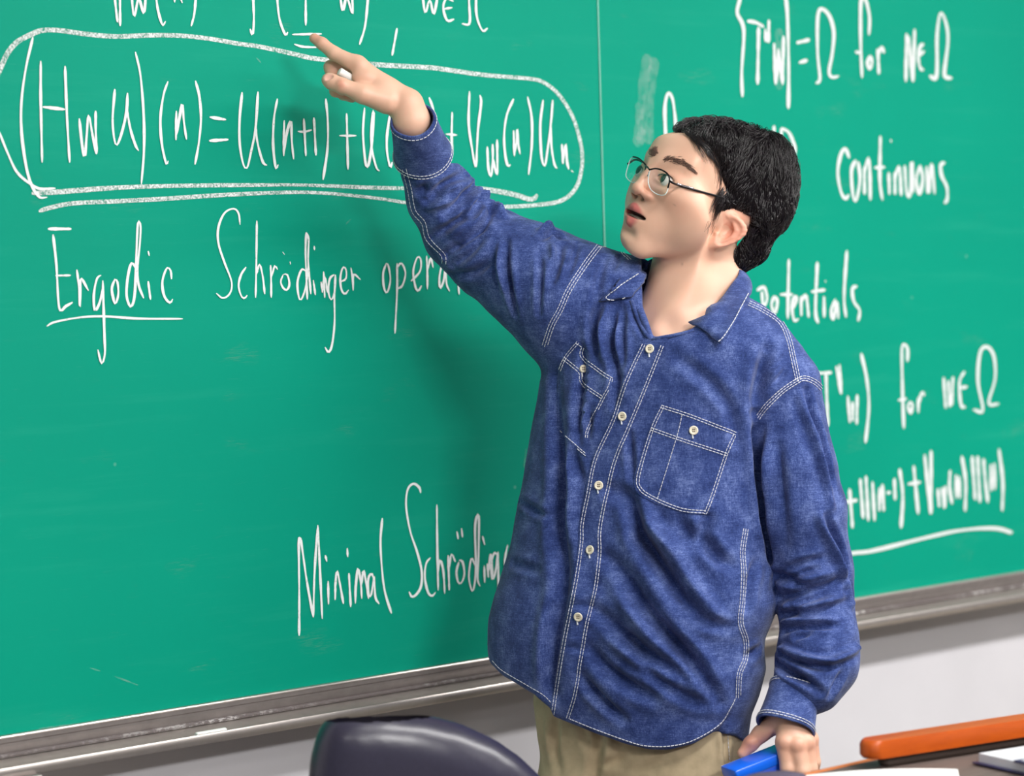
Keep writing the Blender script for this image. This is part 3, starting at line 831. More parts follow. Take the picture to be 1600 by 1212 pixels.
def trunk_shape(P, rows, ratio, n=2.3):
    py, p, q, A, B = trunk_frame(P, rows, ratio)
    k = (np.abs(p / A) ** n + np.abs(q / B) ** n) ** (1 / n)
    d = (k - 1) * np.sqrt(A * B) * (0.5 + 0.5 * k.clip(0, 1)) * 0.8
    return d, py, q / B

SLR = [(K(669, 266, 30), 44), (K(690, 310, 60), 54), (K(722, 361, 82), 62), (K(772, 398, 78), 72), (K(830, 432, 60), 85), (K(886, 472, 48), 96)]
SLL = [(K(1224, 606, -60), 57), (K(1245, 730, -78), 60), (K(1256, 796, -78), 63), (K(1270, 889, -68), 60), (K(1274, 943, -72), 56), (K(1280, 1000, -88), 58), (K(1277, 1033, -102), 61), (K(1262, 1066, -118), 50), (K(1248, 1078, -124), 40)]

def shirt_sdf(P):
    d, py, qb = trunk_shape(P, ROWS, 0.60)
    top = K(0, 470, 0)[1]
    d = smax(d, P[:, 1] - top, 60)
    d = smin(d, cone(P, K(1112, 505, 2), K(1228, 602, -62), 62, 55), 40)
    d = smin(d, cone(P, K(1012, 470, 18), K(890, 470, 40), 66, 94), 36)
    d = smin(d, cone(P, K(1070, 470, 40), K(1070, 500, 30), 78, 90), 30)
    d = smin(d, chain(P, SLR, 14), 26)
    px = 800 + P[:, 0] * FPX / P[:, 2]; pyy = 606 - P[:, 1] * FPX / P[:, 2]
    # neck opening
    nk = smax(poly_sdf(px, pyy, NECK_POLY), P[:, 2] - 4034, 6)
    d = smax(d, -nk, 5)
    d = smax(d, -cone(P, K(1082, 330, 30), K(1072, 470, 22), 66, 62), 6)
    # hem
    cut = np.where(qb < -0.42, np.interp(px, FRONT_HEM[:, 0], FRONT_HEM[:, 1]), np.interp(px, BACK_HEM[:, 0], BACK_HEM[:, 1]))
    d = smax(d, (pyy - cut) * 0.8, 2)
    d = smin(d, chain(P, SLL, 14), 5)
    return d

sv, sf = sparse_mesh(shirt_sdf, K(575, 1210, -260), K(1400, 300, 290) + np.array([0, 25, 0]), 3.3, band=2.2)
sv = laplace(sv, sf, 4, 0.5)

# folds of the cloth: path seen in the photograph, height (units, minus = valley), width
FOLDS = """-5 6:637,269 664,268 697,259|-7 7:667,314 692,292 724,273 739,267|-7 7:697,336 716,319 731,299 744,282|4 5:724,294 739,282|-7 7:674,371 706,351 729,334 735,319
6 5:731,339 734,319 746,299 744,284|-9 7:697,398 724,378 746,358 773,334 783,319|6 6:719,378 739,358 753,339 758,319|-6 8:709,415 739,388 758,363|6 6:761,349 778,329|-6 6:791,378 791,415 796,447 805,490
4 6:782,385 783,420 788,450|-5 5:844,393 844,447 842,490|5 5:860,378 867,405|-7 6:848,371 862,361 877,372|7 6:846,360 862,353|-6 6:877,383 872,405 863,440|5 5:688,300 720,284|5 6:705,365 735,345
-4 5:902,380 894,410 885,432|-5 7:946,405 937,432 932,471|-4 5:969,400 956,424|-8 8:939,471 929,504 932,548|-8 8:964,476 959,499 956,533 964,583 962,630|-6 6:974,481 971,518 974,570|5 6:946,479 939,513 944,558
5 5:968,490 965,530 968,580|-5 5:988,484 1006,523|-7 7:909,543 912,558 908,598 904,652 905,690|-10 14:869,590 872,674 876,748 872,823 879,900 870,1000 866,1080|5 10:884,690 892,760 888,840|-5 8:896,709 906,748
-5 6:923,637 918,682|-5 6:985,680 988,748|-11 12:955,766 983,778 995,810 1003,838 1040,880 1075,920|7 11:990,773 1010,810 1047,848 1080,880|-11 12:948,870 983,907 1008,947 1042,994 1057,1008 1090,1045
-10 11:923,947 953,971 998,1008 1032,1033 1070,1060|-9 10:921,1013 948,1043 983,1070 1020,1090|-8 9:911,1058 943,1095 973,1122|6 10:960,930 1000,970 1040,1010|6 10:950,1000 1000,1030 1050,1065
-4 6:893,946 918,944|-3 6:888,1010 910,1014|-8 11:866,954 861,1000 859,1048 857,1083|-8 10:1062,811 1087,853|-9 10:1106,811 1099,839 1124,873 1141,883|-11 12:1000,844 1032,888 1067,935 1094,960|7 11:1012,819 1050,873 1087,923 1129,972
-6 9:1094,967 1139,980|-9 10:1035,979 1083,1034 1109,1072 1124,1098|-7 9:985,1000 1023,1053 1068,1087 1100,1100|-6 8:1171,910 1167,948|-5 7:1186,1015 1167,1024|-6 8:1180,880 1172,910
-12 11:1199,546 1189,588 1181,640|-16 10:1183,650 1184,700 1187,760 1193,820 1202,870|-5 5:1231,572 1202,609|-4 5:1226,559 1207,577|-7 6:1260,609 1268,646 1284,691 1300,752|6 7:1250,620 1268,672 1288,738 1300,790|7 7:1282,808 1300,852 1322,902 1331,943|-7 6:1291,808 1314,862 1331,930
-5 6:1213,896 1253,880 1291,871|-8 7:1214,901 1244,908 1257,912|-5 5:1235,902 1275,887|-8 6:1219,934 1250,926 1285,918 1319,905|-7 6:1238,946 1275,934 1307,921|5 5:1222,970 1260,971 1307,970|-7 6:1221,963 1247,952
-7 6:1225,987 1253,977 1307,976|-5 5:1244,996 1266,987|8 6:1221,1014 1253,1028 1291,1032 1326,1021 1341,1012|-8 6:1222,1022 1257,1036 1291,1041|-9 6:1210,1031 1232,1050 1260,1065|-7 6:1225,1037 1253,1056 1282,1081|-4 6:1319,1046 1297,1087
5 6:1216,912 1262,902 1312,888|5 6:1228,950 1280,942 1322,930|-4 9:1115,600 1140,640 1150,690|-4 10:1060,560 1100,590 1130,620|-4 9:1215,700 1222,780 1228,850|4 10:1200,690 1205,780|8 8:750,300 762,314|9 9:772,320 784,332|5 7:704,232 716,250|-4 6:812,782 842,800 862,806|-4 7:800,880 840,890|-5 7:700,430 740,425 770,405|-5 7:655,300 668,292|5 6:672,325 700,312"""
def apply_folds(V, F, spec, gain=1.0):
    N = vnormals(V, F); T = bvh(V, F); disp = np.zeros(len(V))
    for item in spec.replace('\n', '|').split('|'):
        h, pts = item.split(':'); amp, w = [float(x) for x in h.split()]
        P2 = resample(smooth_path([tuple(float(v) for v in p.split(',')) for p in pts.split()], 8), 3.0)
        P3 = [hit(T, x, y) for x, y in P2]
        P3 = np.array([p for p in P3 if p is not None])
        if len(P3) < 2: continue
        x0, y0 = P2[0]
        boost = 1.2 if ((x0 > 1195 and y0 > 860) or (x0 < 800 and y0 < 470)) else 1.0      # the gathered sleeves
        lo, hi = P3.min(0) - 3 * w, P3.max(0) + 3 * w
        ids = np.nonzero(((V > lo) & (V < hi)).all(1))[0]
        if len(ids) == 0: continue
        best = np.full(len(ids), 1e9); tt = np.zeros(len(ids)); n = len(P3)
        for i, p in enumerate(P3):
            dd = np.linalg.norm(V[ids] - p, axis=1)
            m = dd < best; best[m] = dd[m]; tt[m] = i / (n - 1)
        prof = np.exp(-(best / w) ** 2) - 0.35 * np.exp(-((best - 1.7 * w) / w) ** 2)
        disp[ids] += gain * boost * amp * prof * np.sqrt(np.clip(np.sin(np.pi * np.clip(tt, 0.04, 0.96)), 0, 1))
    return V + N * disp[:, None]
sv = apply_folds(sv, sf, FOLDS, 1.75)
# slight unevenness everywhere
_n = vnormals(sv, sf)
_q = sv / 100.0
sv = sv + _n * (0.9 * np.sin(3.1 * _q[:, 0] + 2.2 * _q[:, 1] + 1.3) * np.sin(2.7 * _q[:, 1] - 1.9 * _q[:, 2]) + 0.5 * np.sin(9 * _q[:, 0] - 4 * _q[:, 1]) * np.sin(6 * _q[:, 1] + 5 * _q[:, 2]))[:, None]
sv = laplace(sv, sf, 1, 0.3)

def chambray():
    N = NT('chambray_cloth')
    a = N.noise(N.coord((260, 260, 2600)), 1.0, 2, 0.6); b = N.noise(N.coord((2200, 2200, 240)), 1.0, 2, 0.6)
    m = N.noise(N.coord(), 34, 4, 0.65); sl = N.noise(N.coord((60, 60, 900)), 1.0, 3, 0.7); s2 = N.noise(N.coord((800, 800, 55)), 1.0, 3, 0.7)
    w = N.math('ADD', N.math('MULTIPLY', a, 0.5), N.math('MULTIPLY', b, 0.5))
    t = N.math('ADD', N.math('MULTIPLY', w, 0.42), N.math('ADD', N.math('MULTIPLY', m, 0.26), N.math('ADD', N.math('MULTIPLY', sl, 0.16), N.math('MULTIPLY', s2, 0.16))))
    c = N.ramp(t, [(0.38, s2l((18, 32, 76))), (0.5, s2l((50, 69, 128))), (0.61, s2l((116, 134, 190)))])
    N.base(c); N.b.inputs['Roughness'].default_value = 0.88; N.b.inputs['Specular IOR Level'].default_value = 0.18
    N.b.inputs['Sheen Weight'].default_value = 0.15; N.b.inputs['Sheen Roughness'].default_value = 0.5
    N.bump(w, 0.25, 0.0006)
    return N.m
CLOTH = chambray()
THREAD = plain('white_thread', (226, 228, 238), 0.8, var=0.05)
BUTTONM = plain('button_cream', (236, 226, 204), 0.35, var=0.05, scale=200)
BUTHOLE = plain('button_hole', (110, 96, 80), 0.7)
shirt = mk('shirt', to_world(sv), sf, CLOTH, person)
tag(shirt, 'loose blue chambray shirt with white stitching')
ST = bvh(sv, sf)

# ---- cuffs: turned tubes with an open end
def cuff(rings, wall=4.0):
    out = []
    for (c, ax, r1, r2, e1) in rings:
        ax = np.asarray(ax, float) / np.linalg.norm(ax)
        e1 = np.asarray(e1, float); e1 = e1 - ax * (e1 @ ax); e1 /= np.linalg.norm(e1); e2 = np.cross(ax, e1)
        out.append([c + r1 * math.cos(t) * e1 + r2 * math.sin(t) * e2 for t in np.linspace(0, 2 * np.pi, 56, endpoint=False)])
    return out
def cuff_mesh(c0, c1, ra, rb, e1, wall=4.0, n=9, wob=1.2):
    """c0 the open rim, c1 the sleeve end"""
    ax = (c0 - c1)
    outer = []
    for k in range(n):
        t = k / (n - 1); c = c1 + (c0 - c1) * t
        r = (rb[0] + (ra[0] - rb[0]) * t, rb[1] + (ra[1] - rb[1]) * t)
        bulge = -1.5 * math.sin(math.pi * t)
        outer.append((c, ax, r[0] + bulge, r[1] + bulge, e1))
    R = cuff(outer)
    inner = cuff([(c, a, r1 - wall, r2 - wall, e) for (c, a, r1, r2, e) in outer[::-1]])
    rim = cuff([(c0 + ax / np.linalg.norm(ax) * 1.4, ax, ra[0] - wall / 2, ra[1] - wall / 2, e1)])
    base = cuff([(c1 - ax / np.linalg.norm(ax) * 1.4, ax, rb[0] - wall / 2, rb[1] - wall / 2, e1)])
    rings = R + rim + inner + base
    for i, ring in enumerate(rings):
        for j in range(len(ring)):
            th = 2 * np.pi * j / len(ring)
            ring[j] = ring[j] + ax / np.linalg.norm(ax) * wob * math.sin(3 * th + 0.6) + (ring[j] - np.mean(ring, 0)) * 0.02 * math.sin(2 * th + i * .1)
    m = MB(); m.loft(rings + [rings[0]], cap=False)
    return np.vstack(m.V), np.array(m.F), R
def cuff_stitch(R, ks, lift=0.8, dash=6):
    m = MB()
    for (k, f) in ks:
        A, B = np.array(R[k]), np.array(R[min(k + 1, len(R) - 1)])
        ring = A + (B - A) * f; c = ring.mean(0)
        ring = c + (ring - c) * (1 + lift / 40)
        P = resample(np.vstack([ring, ring[:1]]), 1.6)
        for i in range(0, len(P) - 4, 4): m.tube(to_world(P[i:i + 4]), 0.75 * G, 4, False)
    return m
CR = (K(645, 187, -62), K(661, 243, 12), (35, 36), (47, 47))
v, f, RR = cuff_mesh(CR[0], CR[1], CR[2], CR[3], (1, 0.30, 0))
cr = mk('cuff', to_world(v), f, CLOTH, person)
v2, f2, RL = cuff_mesh(K(1227, 1137, -158), K(1243, 1074, -126), (45, 40), (39, 37), (1, -0.28, 0))
cl = mk('cuff', to_world(v2), f2, CLOTH, person)

# ---- stitching laid on the cloth, dash by dash
CT_V = np.vstack([sv, v, v2]); CT_F = np.vstack([sf, f + len(sv), f2 + len(sv) + len(v)])
CLT = bvh(CT_V, CT_F)
def lay(tree, pts, step=1.5, lift=0.9):
    P2 = resample(smooth_path(pts, 8), step)
    return [hit(tree, x, y, lift) for x, y in P2]
def offset2(pts, o):
    P = smooth_path(pts, 8); T = np.gradient(P, axis=0); T /= np.linalg.norm(T, axis=1)[:, None] + 1e-9
    return P + o * np.stack([-T[:, 1], T[:, 0]], 1)
def dashes(m, L, r=0.8, on=4, off=1):
    run = []
    k = 0
    for p in L + [None]:
        if p is None or (run and np.linalg.norm(p - run[-1]) > 9):
            run = []; k = 0
            if p is None: continue
        run.append(p)
        if len(run) == on:
            m.tube(to_world(np.array(run)), r * G, 4, False); run = [run[-1]] if off == 0 else []
def stitches(tree, pts, offs=(0,), r=0.62, parent=None, name='stitching'):
    m = MB()
    for o in offs:
        dashes(m, lay(tree, offset2(pts, o) if o else smooth_path(pts, 8)), r)
    if m.n: tag(m.build(name, THREAD, parent or shirt), kind='stuff')
def pp(s): return [tuple(float(v) for v in p.split(',')) for p in s.split()]

# ---- placket, pockets: cloth strips and patches lying on the shirt
def patch(tree, Lp, Rp, nu, nv, lift, name, mat=CLOTH, parent=None, thick=2.0):
    A = resample(smooth_path(Lp, 6), 1.0); B = resample(smooth_path(Rp, 6), 1.0)
    A = A[np.linspace(0, len(A) - 1, nv).astype(int)]; B = B[np.linspace(0, len(B) - 1, nv).astype(int)]
    grid = []
    for i in range(nv):
        row = []
        for j in range(nu):
            q = A[i] + (B[i] - A[i]) * j / (nu - 1)
            p = hit(tree, q[0], q[1], lift)
            if p is None: p = grid[-1][j] if grid else K(q[0], q[1], -100)
            row.append(p)
        grid.append(row)
    Vg = np.array(grid).reshape(-1, 3)
    d = Vg / np.linalg.norm(Vg, axis=1)[:, None]
    back = Vg + d * (thick + lift)
    F = []; n = nu * nv
    for i in range(nv - 1):
        for j in range(nu - 1):
            a = i * nu + j
            F.append((a, a + nu, a + nu + 1, a + 1)); F.append((n + a, n + a + 1, n + a + nu + 1, n + a + nu))
    edge = [j for j in range(nu)] + [i * nu + nu - 1 for i in range(1, nv)] + [(nv - 1) * nu + j for j in range(nu - 2, -1, -1)] + [i * nu for i in range(nv - 2, 0, -1)]
    for k in range(len(edge)):
        a, b = edge[k], edge[(k + 1) % len(edge)]
        F.append((a, b, n + b, n + a))
    VV = np.vstack([Vg, back])
    o = mk(name, to_world(VV), F, mat, parent or shirt)
    return auto_smooth(o, 50), bvh(VV, F)
PL_L = pp("1009,531 1006,538 979,595 959,655 931,716 919,773 910,818 909,846 902,897 891,957 881,1008 869,1083 864,1115")
PL_R = pp("1041,525 1035,540 1013,595 985,662 963,714 951,758 938,823 937,862 931,917 918,971 906,1038 899,1083 886,1126")
placket, PT = patch(ST, [(x - 4, y) for x, y in PL_L], [(x + 4, y) for x, y in PL_R], 9, 150, 2.0, 'placket')
stitches(PT, PL_L[1:], (-2, 2)); stitches(PT, PL_R[1:], (-2, 2))
# chest pocket on his left
pkL = pp("1032,629 1015,671 993,742 997,770 1024,786"); pkR = pp("1155,674 1139,709 1112,795 1106,802 1080,803")
pocket, KT = patch(ST, pkL, pkR, 28, 40, 1.6, 'pocket')
for s_, o_ in (("1034,633 1080,648 1152,676", (0, 4)), ("1018,668 1060,683 1136,708", (0, 4)), ("1034,634 1017,671 996,742 1000,766 1025,782 1062,797 1096,801 1108,793 1137,709 1151,677", (0, -4)), ("1066,647 1057,684 1027,780", (0,))):
    stitches(KT, pp(s_), o_)
# chest pocket on his right, creased by the raised arm
q1 = pp("902,530 882,558 873,582 871,625 872,673"); q2 = pp("958,590 946,623 925,660 920,685 917,714")
pocket2, KT2 = patch(ST, q1, q2, 18, 34, 1.4, 'pocket')
for s_, o_ in (("902,533 913,541 911,556 934,575 957,591", (0, 4)), ("882,558 907,580 912,598 946,622", (0, 4)), ("957,592 953,606 943,625 921,669 918,684", (0, 3.5)), ("902,533 882,558 872,581", (0, -3.5)), ("873,675 894,694 915,712", (0, -3))):
    stitches(KT2, pp(s_), o_)
# seams
stitches(CLT, pp("936,385 964,386 974,397 985,407"), (-1.5, 1.5), 0.8)
stitches(CLT, pp("936,385 914,414 889.5,451.6 875,484 862,508 851,541"), (-4, 0, 4))
stitches(CLT, pp("1170,474 1191,484 1218,502 1231,527 1239,559 1247,596"), (-3.5, 0, 3.5))
stitches(CLT, pp("1284,607 1273,597 1257,591 1244,596 1220,612 1197,635 1184,653"), (-3.5, 0, 3.5))
stitches(CLT, pp("1165,826 1160,861 1162,893 1160,935 1157,972 1165,1000 1164,1029 1155,1053 1153,1090"), (-3.5, 0, 3.5))
stitches(CLT, pp("770,1032 785,1047 822,1069 847,1084 862,1098"), (0,)); stitches(CLT, pp("866,1112 889,1122 933,1140 983,1158 1011,1165 1047,1165 1083,1156 1123,1132 1142,1104 1150,1087"), (0,), 0.8)
stitches(CLT, pp("632,264 640,294 647,329 662,348 669,373 692,398 694,415"), (-3, 3))
tag(cuff_stitch(RR, [(7, .5), (0, .6), (0, .1)]).build('stitching', THREAD, cr), kind='stuff')
tag(cuff_stitch(RL, [(7, .6), (7, .1), (0, .6), (0, .1)]).build('stitching', THREAD, cl), kind='stuff')

def button(px, py, tree, r=7.0, sx=1.0):
    c = hit(tree, px, py, 1.6)
    n = np.array(tree.ray_cast(Vector((0, 0, 0)), Vector(c).normalized())[1])
    if n @ c > 0: n = -n
    fr = frame(n, (1, 0, 0)); e1, e2 = fr[:, 0], fr[:, 1]
    prof = [(0.0, 1.3), (3.6, 1.2), (4.8, 1.9), (6.0, 2.3), (6.8, 1.7), (7.0, .7), (6.4, -.4)]
    rings = [[c + n * h + (q * r / 7) * (math.cos(t) * e1 + math.sin(t) * e2) for t in np.linspace(0, 2 * np.pi, 24, endpoint=False)] for q, h in prof[1:]]
    m = MB(); m.loft([to_world(np.array(x)) for x in rings])
    b = auto_smooth(m.build('button', BUTTONM, shirt), 60)
    h = MB()
    for dx in (-1, 1):
        for dy in (-1, 1):
            p = c + n * 1.5 + 1.5 * (dx * e1 + dy * e2)
            h.tube(to_world(np.array([p - n * .8, p + n * .35])), 0.85 * G, 8)
    for dy in (-1, 1):
        h.tube(to_world(np.array([c + n * 1.9 - 1.5 * e1 + 1.5 * dy * e2, c + n * 2.1 + 1.5 * dy * e2, c + n * 1.9 + 1.5 * e1 + 1.5 * dy * e2])), 0.4 * G, 5)
    bh = MB().tube(to_world(np.array([hit(tree, px - 2 + k * .1, py + 6 + k, .9) for k in range(0, 8)])), 1.3 * G, 6)
    tag(h.build('button_thread', BUTHOLE, shirt), kind='stuff'); bh.build('buttonhole', THREAD, shirt)
for (x, y) in ((1016, 545), (973, 650), (936, 758), (923, 859), (904, 963)): button(x, y, PT)
button(1084, 672, KT); button(911, 576, KT2, 6.2)

# ---- collar
def leaf(fold, edge, name, lift=7, n=16, m=7, puff=5.0):
    A = resample(smooth_path(fold, 8), 2.0); B = resample(smooth_path(edge, 8), 2.0)
    A = A[np.linspace(0, len(A) - 1, n).round().astype(int)]; B = B[np.linspace(0, len(B) - 1, n).round().astype(int)]
    V = []
    for i in range(n):
        for j in range(m):
            t = j / (m - 1); p = A[i] * (1 - t) + B[i] * t
            out = p - K(1072, 470, 22); out[1] = 0; out /= np.linalg.norm(out) + 1e-9
            p = p + out * puff * math.sin(math.pi * t)
            h_ = hit(ST, 800 + p[0] * FPX / p[2], 606 - p[1] * FPX / p[2], 7.0)
            if h_ is not None and 0 < p[2] - h_[2] < 45: p = h_
            V.append(p)
    V = np.array(V); N0 = len(V)
    c = V - K(1072, 560, 40); c /= np.linalg.norm(c, axis=1)[:, None]
    V2 = V - c * 4.0
    F = []
    for i in range(n - 1):
        for j in range(m - 1):
            a = i * m + j; F.append((a, a + 1, a + m + 1, a + m)); F.append((N0 + a, N0 + a + m, N0 + a + m + 1, N0 + a + 1))
    edge_i = [j for j in range(m)] + [i * m + m - 1 for i in range(1, n)] + [(n - 1) * m + j for j in range(m - 2, -1, -1)] + [i * m for i in range(n - 2, 0, -1)]
    for k in range(len(edge_i)):
        a, b = edge_i[k], edge_i[(k + 1) % len(edge_i)]; F.append((a, N0 + a, N0 + b, b))
    VV = np.vstack([V, V2]); return VV, F
def onto(px, py, lift, dz=None):
    if dz is not None: return K(px, py, dz)
    p = hit(ST, px, py, lift); return p if p is not None else K(px, py, -60)
foldL = [onto(1083, 512, 12), onto(1110, 486, 10, -86), K(1141, 446, -48), K(1156, 423, -12), K(1140, 404, 50), K(1095, 392, 100), K(1045, 394, 104), K(1012, 408, 64), K(1003, 424, 10), K(999, 446, -34), onto(985, 467, 9)]
edgeL = [onto(1126, 540, 17), onto(1146, 512, 15), onto(1163, 480, 10), K(1175, 455, -14), K(1168, 440, 50), K(1108, 428, 138), K(1036, 430, 146), K(985, 428, 96), onto(962, 445, 12), onto(950, 457, 12), onto(940, 467, 11)]
cv, cf = leaf(foldL, edgeL, 'collar', n=60, m=8)
collar = mk('collar', to_world(cv), cf, CLOTH, shirt)
CTREE = bvh(cv, cf)
stitches(CTREE, pp("1091,514 1102,524 1122,534 1143,508 1159,478 1170,456"), (0,), 0.8, collar); stitches(CTREE, pp("997,428 965,449 947,465 964,468 981,463"), (0,), 0.8, collar)
# the stand below the leaf on his right and the inner edge of the opening
bandm = MB()
P_in = [hit(ST, x, y, 1) for x, y in pp("986,470 993,487 1001,506 1011,524 1019,531")]
bandm.tube(to_world(np.array([p for p in P_in if p is not None])), 3.2 * G, 8)
P_in = [hit(ST, x, y, 1) for x, y in pp("1019,531 1034,528 1050,526 1068,521 1084,516")]
bandm.tube(to_world(np.array([p for p in P_in if p is not None])), 2.6 * G, 8)
bandm.build('neck_edge', CLOTH, shirt)

# ---- trousers and shoes
TR = np.array([(1020, 845, 1160), (1100, 836, 1166), (1160, 843, 1163), (1212, 852, 1160), (1300, 850, 1160)], float)
FLOOR_PY = 606 + 4000 * math.tan(math.asin(CAMZ / G / 4000.0)) - 184.0
def trouser_sdf(P):
    d, py, qb = trunk_shape(P, TR, 0.56)
    d = smax(d, K(0, 1255, 0)[1] - P[:, 1], 40); d = smax(d, P[:, 1] - K(0, 1045, 0)[1], 10)
    a = chain(P, [(K(926, 1240, 34), 88), (K(916, 1560, 40), 70), (K(905, 1950, 60), 56)], 20)
    b = chain(P, [(K(1070, 1240, -20), 88), (K(1082, 1560, -26), 70), (K(1090, 1960, -10), 56)], 20)
    return smin(smin(a, b, 8), d, 20)
tv2, tf2 = sparse_mesh(trouser_sdf, K(780, 2075, -260), K(1260, 1020, 240), 4.5, band=2.2)
tv2 = laplace(tv2, tf2, 3)
tv2 = apply_folds(tv2, tf2, """-8 9:940,1120 934,1160 928,1212 926,1260|6 9:955,1140 950,1200|-5 8:905,1130 925,1175|-5 7:975,1185 940,1195|-4 5:1131,1130 1136,1212|3 5:1124,1130 1129,1212|-5 8:870,1110 868,1170 876,1212|5 9:855,1120 858,1180|-4 9:1040,1185 1000,1205
-4 8:1150,1150 1148,1205""")
KHAKI = plain('khaki_twill', (186, 168, 138), 0.85, var=0.10, scale=60, spec=0.2, bump=0.1)
trousers = mk('trousers', to_world(tv2), tf2, KHAKI, person)
tag(trousers, 'khaki trousers')
TT = bvh(tv2, tf2)
stitches(TT, pp("1136,1128 1141,1205"), (0,), 0.5, trousers)
SHOE = plain('shoe_leather', (44, 36, 32), 0.4)
for (px, dz) in ((905, 60), (1090, -10)):
    w = to_world(K(px, 1960, dz)); w[2] = 0
    ang = math.atan2(-FWD[1] - 0.7 * RIGHT[1], -FWD[0] - 0.7 * RIGHT[0])
    dx, dy = np.array([math.cos(ang), math.sin(ang), 0]), np.array([-math.sin(ang), math.cos(ang), 0])
    rings = []
    for z, (l0, l1, hw_) in ((0.001, (-.075, .185, .043)), (.02, (-.08, .19, .047)), (.045, (-.078, .18, .045)), (.07, (-.072, .10, .04)), (.10, (-.065, .055, .038))):
        rings.append([w + dx * ((l0 + l1) / 2 + (l1 - l0) / 2 * math.cos(t)) + dy * hw_ * math.sin(t) * (1 - .15 * math.cos(t)) + np.array([0, 0, z]) for t in np.linspace(0, 2 * np.pi, 28, endpoint=False)])
    MB().loft(rings).build('shoe', SHOE, person)

# ------------------------------------------------------------------ eyes, brows, hair, glasses
def colmat(name, rough, spec=0.5):
    N = NT(name); at = N.n('ShaderNodeVertexColor', layer_name='Col')
    N.base(at.outputs['Color']); N.b.inputs['Roughness'].default_value = rough; N.b.inputs['Specular IOR Level'].default_value = spec
    return N.m
EYEM = colmat('eye', 0.12)
def eye(l, gaze):
    c = hw(l, -1.5, -11); R = 12.0 * HS; g = gaze / np.linalg.norm(gaze); fr = frame(g)
    V, F = [], []
    nu, nv = 40, 28
    th = np.concatenate([np.linspace(0, 0.6, 14), np.linspace(0.7, math.pi, nv - 14)])
    for t in th:
        for k in range(nu):
            a = 2 * math.pi * k / nu
            V.append(c + R * (fr @ np.array([math.sin(t) * math.cos(a), math.sin(t) * math.sin(a), math.cos(t)])))
    for i in range(nv - 1):
        for k in range(nu): F.append((i * nu + k, i * nu + (k + 1) % nu, (i + 1) * nu + (k + 1) % nu, (i + 1) * nu + k))
    o = mk('eye', to_world(np.array(V)), F, EYEM, person)
    T = np.repeat(th, nu)
    C = np.tile(np.array(s2l((214, 204, 200))), (len(V), 1))
    C[T < 0.54] = s2l((44, 27, 20)); C[(T > .48) & (T < .56)] = s2l((28, 18, 16)); C[T < 0.24] = s2l((8, 6, 6))
    set_col(o, C); return o
GAZE = MF + 0.14 * (-ML) + 0.10 * MU
eye(31, GAZE); eye(-31, GAZE)

def hair_mat():
    N = NT('black_hair'); f = N.noise(N.coord(), 90, 3)
    N.base(N.ramp(f, [(0.3, s2l((14, 11, 14))), (0.75, s2l((40, 33, 38)))]))
    N.b.inputs['Roughness'].default_value = 0.30; N.b.inputs['Specular IOR Level'].default_value = 0.6
    return N.m
HAIRM = hair_mat()
HBASE = plain('hair_base', (18, 15, 18), 0.9, var=0.2, scale=60, spec=0.05)
class Strands:
    def __init__(self): self.V = []; self.F = []; self.n = 0
    def add(self, P, r):
        P = np.asarray(P); m = len(P)
        T = np.gradient(P, axis=0); T /= np.linalg.norm(T, axis=1)[:, None] + 1e-9
        s = np.cross(T, np.array([0.31, 0.2, 0.93])); s /= np.linalg.norm(s, axis=1)[:, None] + 1e-9
        b = np.cross(T, s)
        rr = r * np.linspace(1, 0.22, m)[:, None]
        for a in (0, 2.094, 4.189): self.V.append(P + rr * (math.cos(a) * s + math.sin(a) * b))
        n = self.n
        for k in range(3):
            k2 = (k + 1) % 3
            for i in range(m - 1): self.F.append((n + k * m + i, n + k2 * m + i, n + k2 * m + i + 1, n + k * m + i + 1))
        self.n += 3 * m
    def build(self, name, mat, parent):
        return mk(name, to_world(np.vstack(self.V)), np.array(self.F), mat, parent)

# brows
BROWM = plain('brow_hair', (104, 80, 70), 0.6)
rg = np.random.default_rng(11)
def brow(path, n, wid, ln):
    st = Strands(); P = resample(smooth_path(path, 8), 0.5)
    for k in range(n):
        t = rg.random(); i = int(t * (len(P) - 2)); p = P[i]; d = P[i + 1] - P[i]; d = d / (np.linalg.norm(d) + 1e-9)
        nn = np.array([d[1], -d[0]])
        w = wid * (0.35 + 0.65 * math.sin(math.pi * min(1, .15 + t * .85)))
        q = p + nn * rg.normal() * w * .5
        a = d * ln * (0.7 + .5 * rg.random()) + nn * rg.normal() * 1.5 + nn * 1.6 * (1 - t) - nn * 1.0 * t
        pts = [hit(HT, *(q + a * s), lift=0.4 + 1.0 * math.sin(math.pi * s)) for s in (0, .35, .7, 1)]
        if any(x is None for x in pts): continue
        pts = np.array(pts)
        if np.abs(np.diff(pts[:, 2])).max() > 15: continue
        st.add(pts, 0.42)
    if st.n: tag(st.build('eyebrow', BROWM, person), kind='stuff')
brow([(1036, 251), (1046, 248.5), (1058, 251), (1073, 258), (1085, 267)], 190, 5.0, 8)
brow([(1023, 244), (1021, 240), (1022, 236), (1024, 232)], 140, 5.0, 6)
# lash lines along the lids
lm_ = MB()
for sgn in (1, -1):
    up = [warp((HC + HS * (MROT @ np.array([sgn * (30.5 + 13.6 * math.cos(a)), -1.5 + 4.9 * math.sin(a), 2.8 - 6.5 * math.cos(a) ** 2 - (3.0 if math.cos(a) > 0 else 0) * math.cos(a) ** 2])))[None])[0] for a in np.linspace(0.1, math.pi - 0.1, 12)]
    lm_.tube(to_world(np.array(up)), np.array([.5] + [0.95] * 10 + [.4]) * G, 6)
tag(lm_.build('eyelashes', HAIRM, person), kind='stuff')

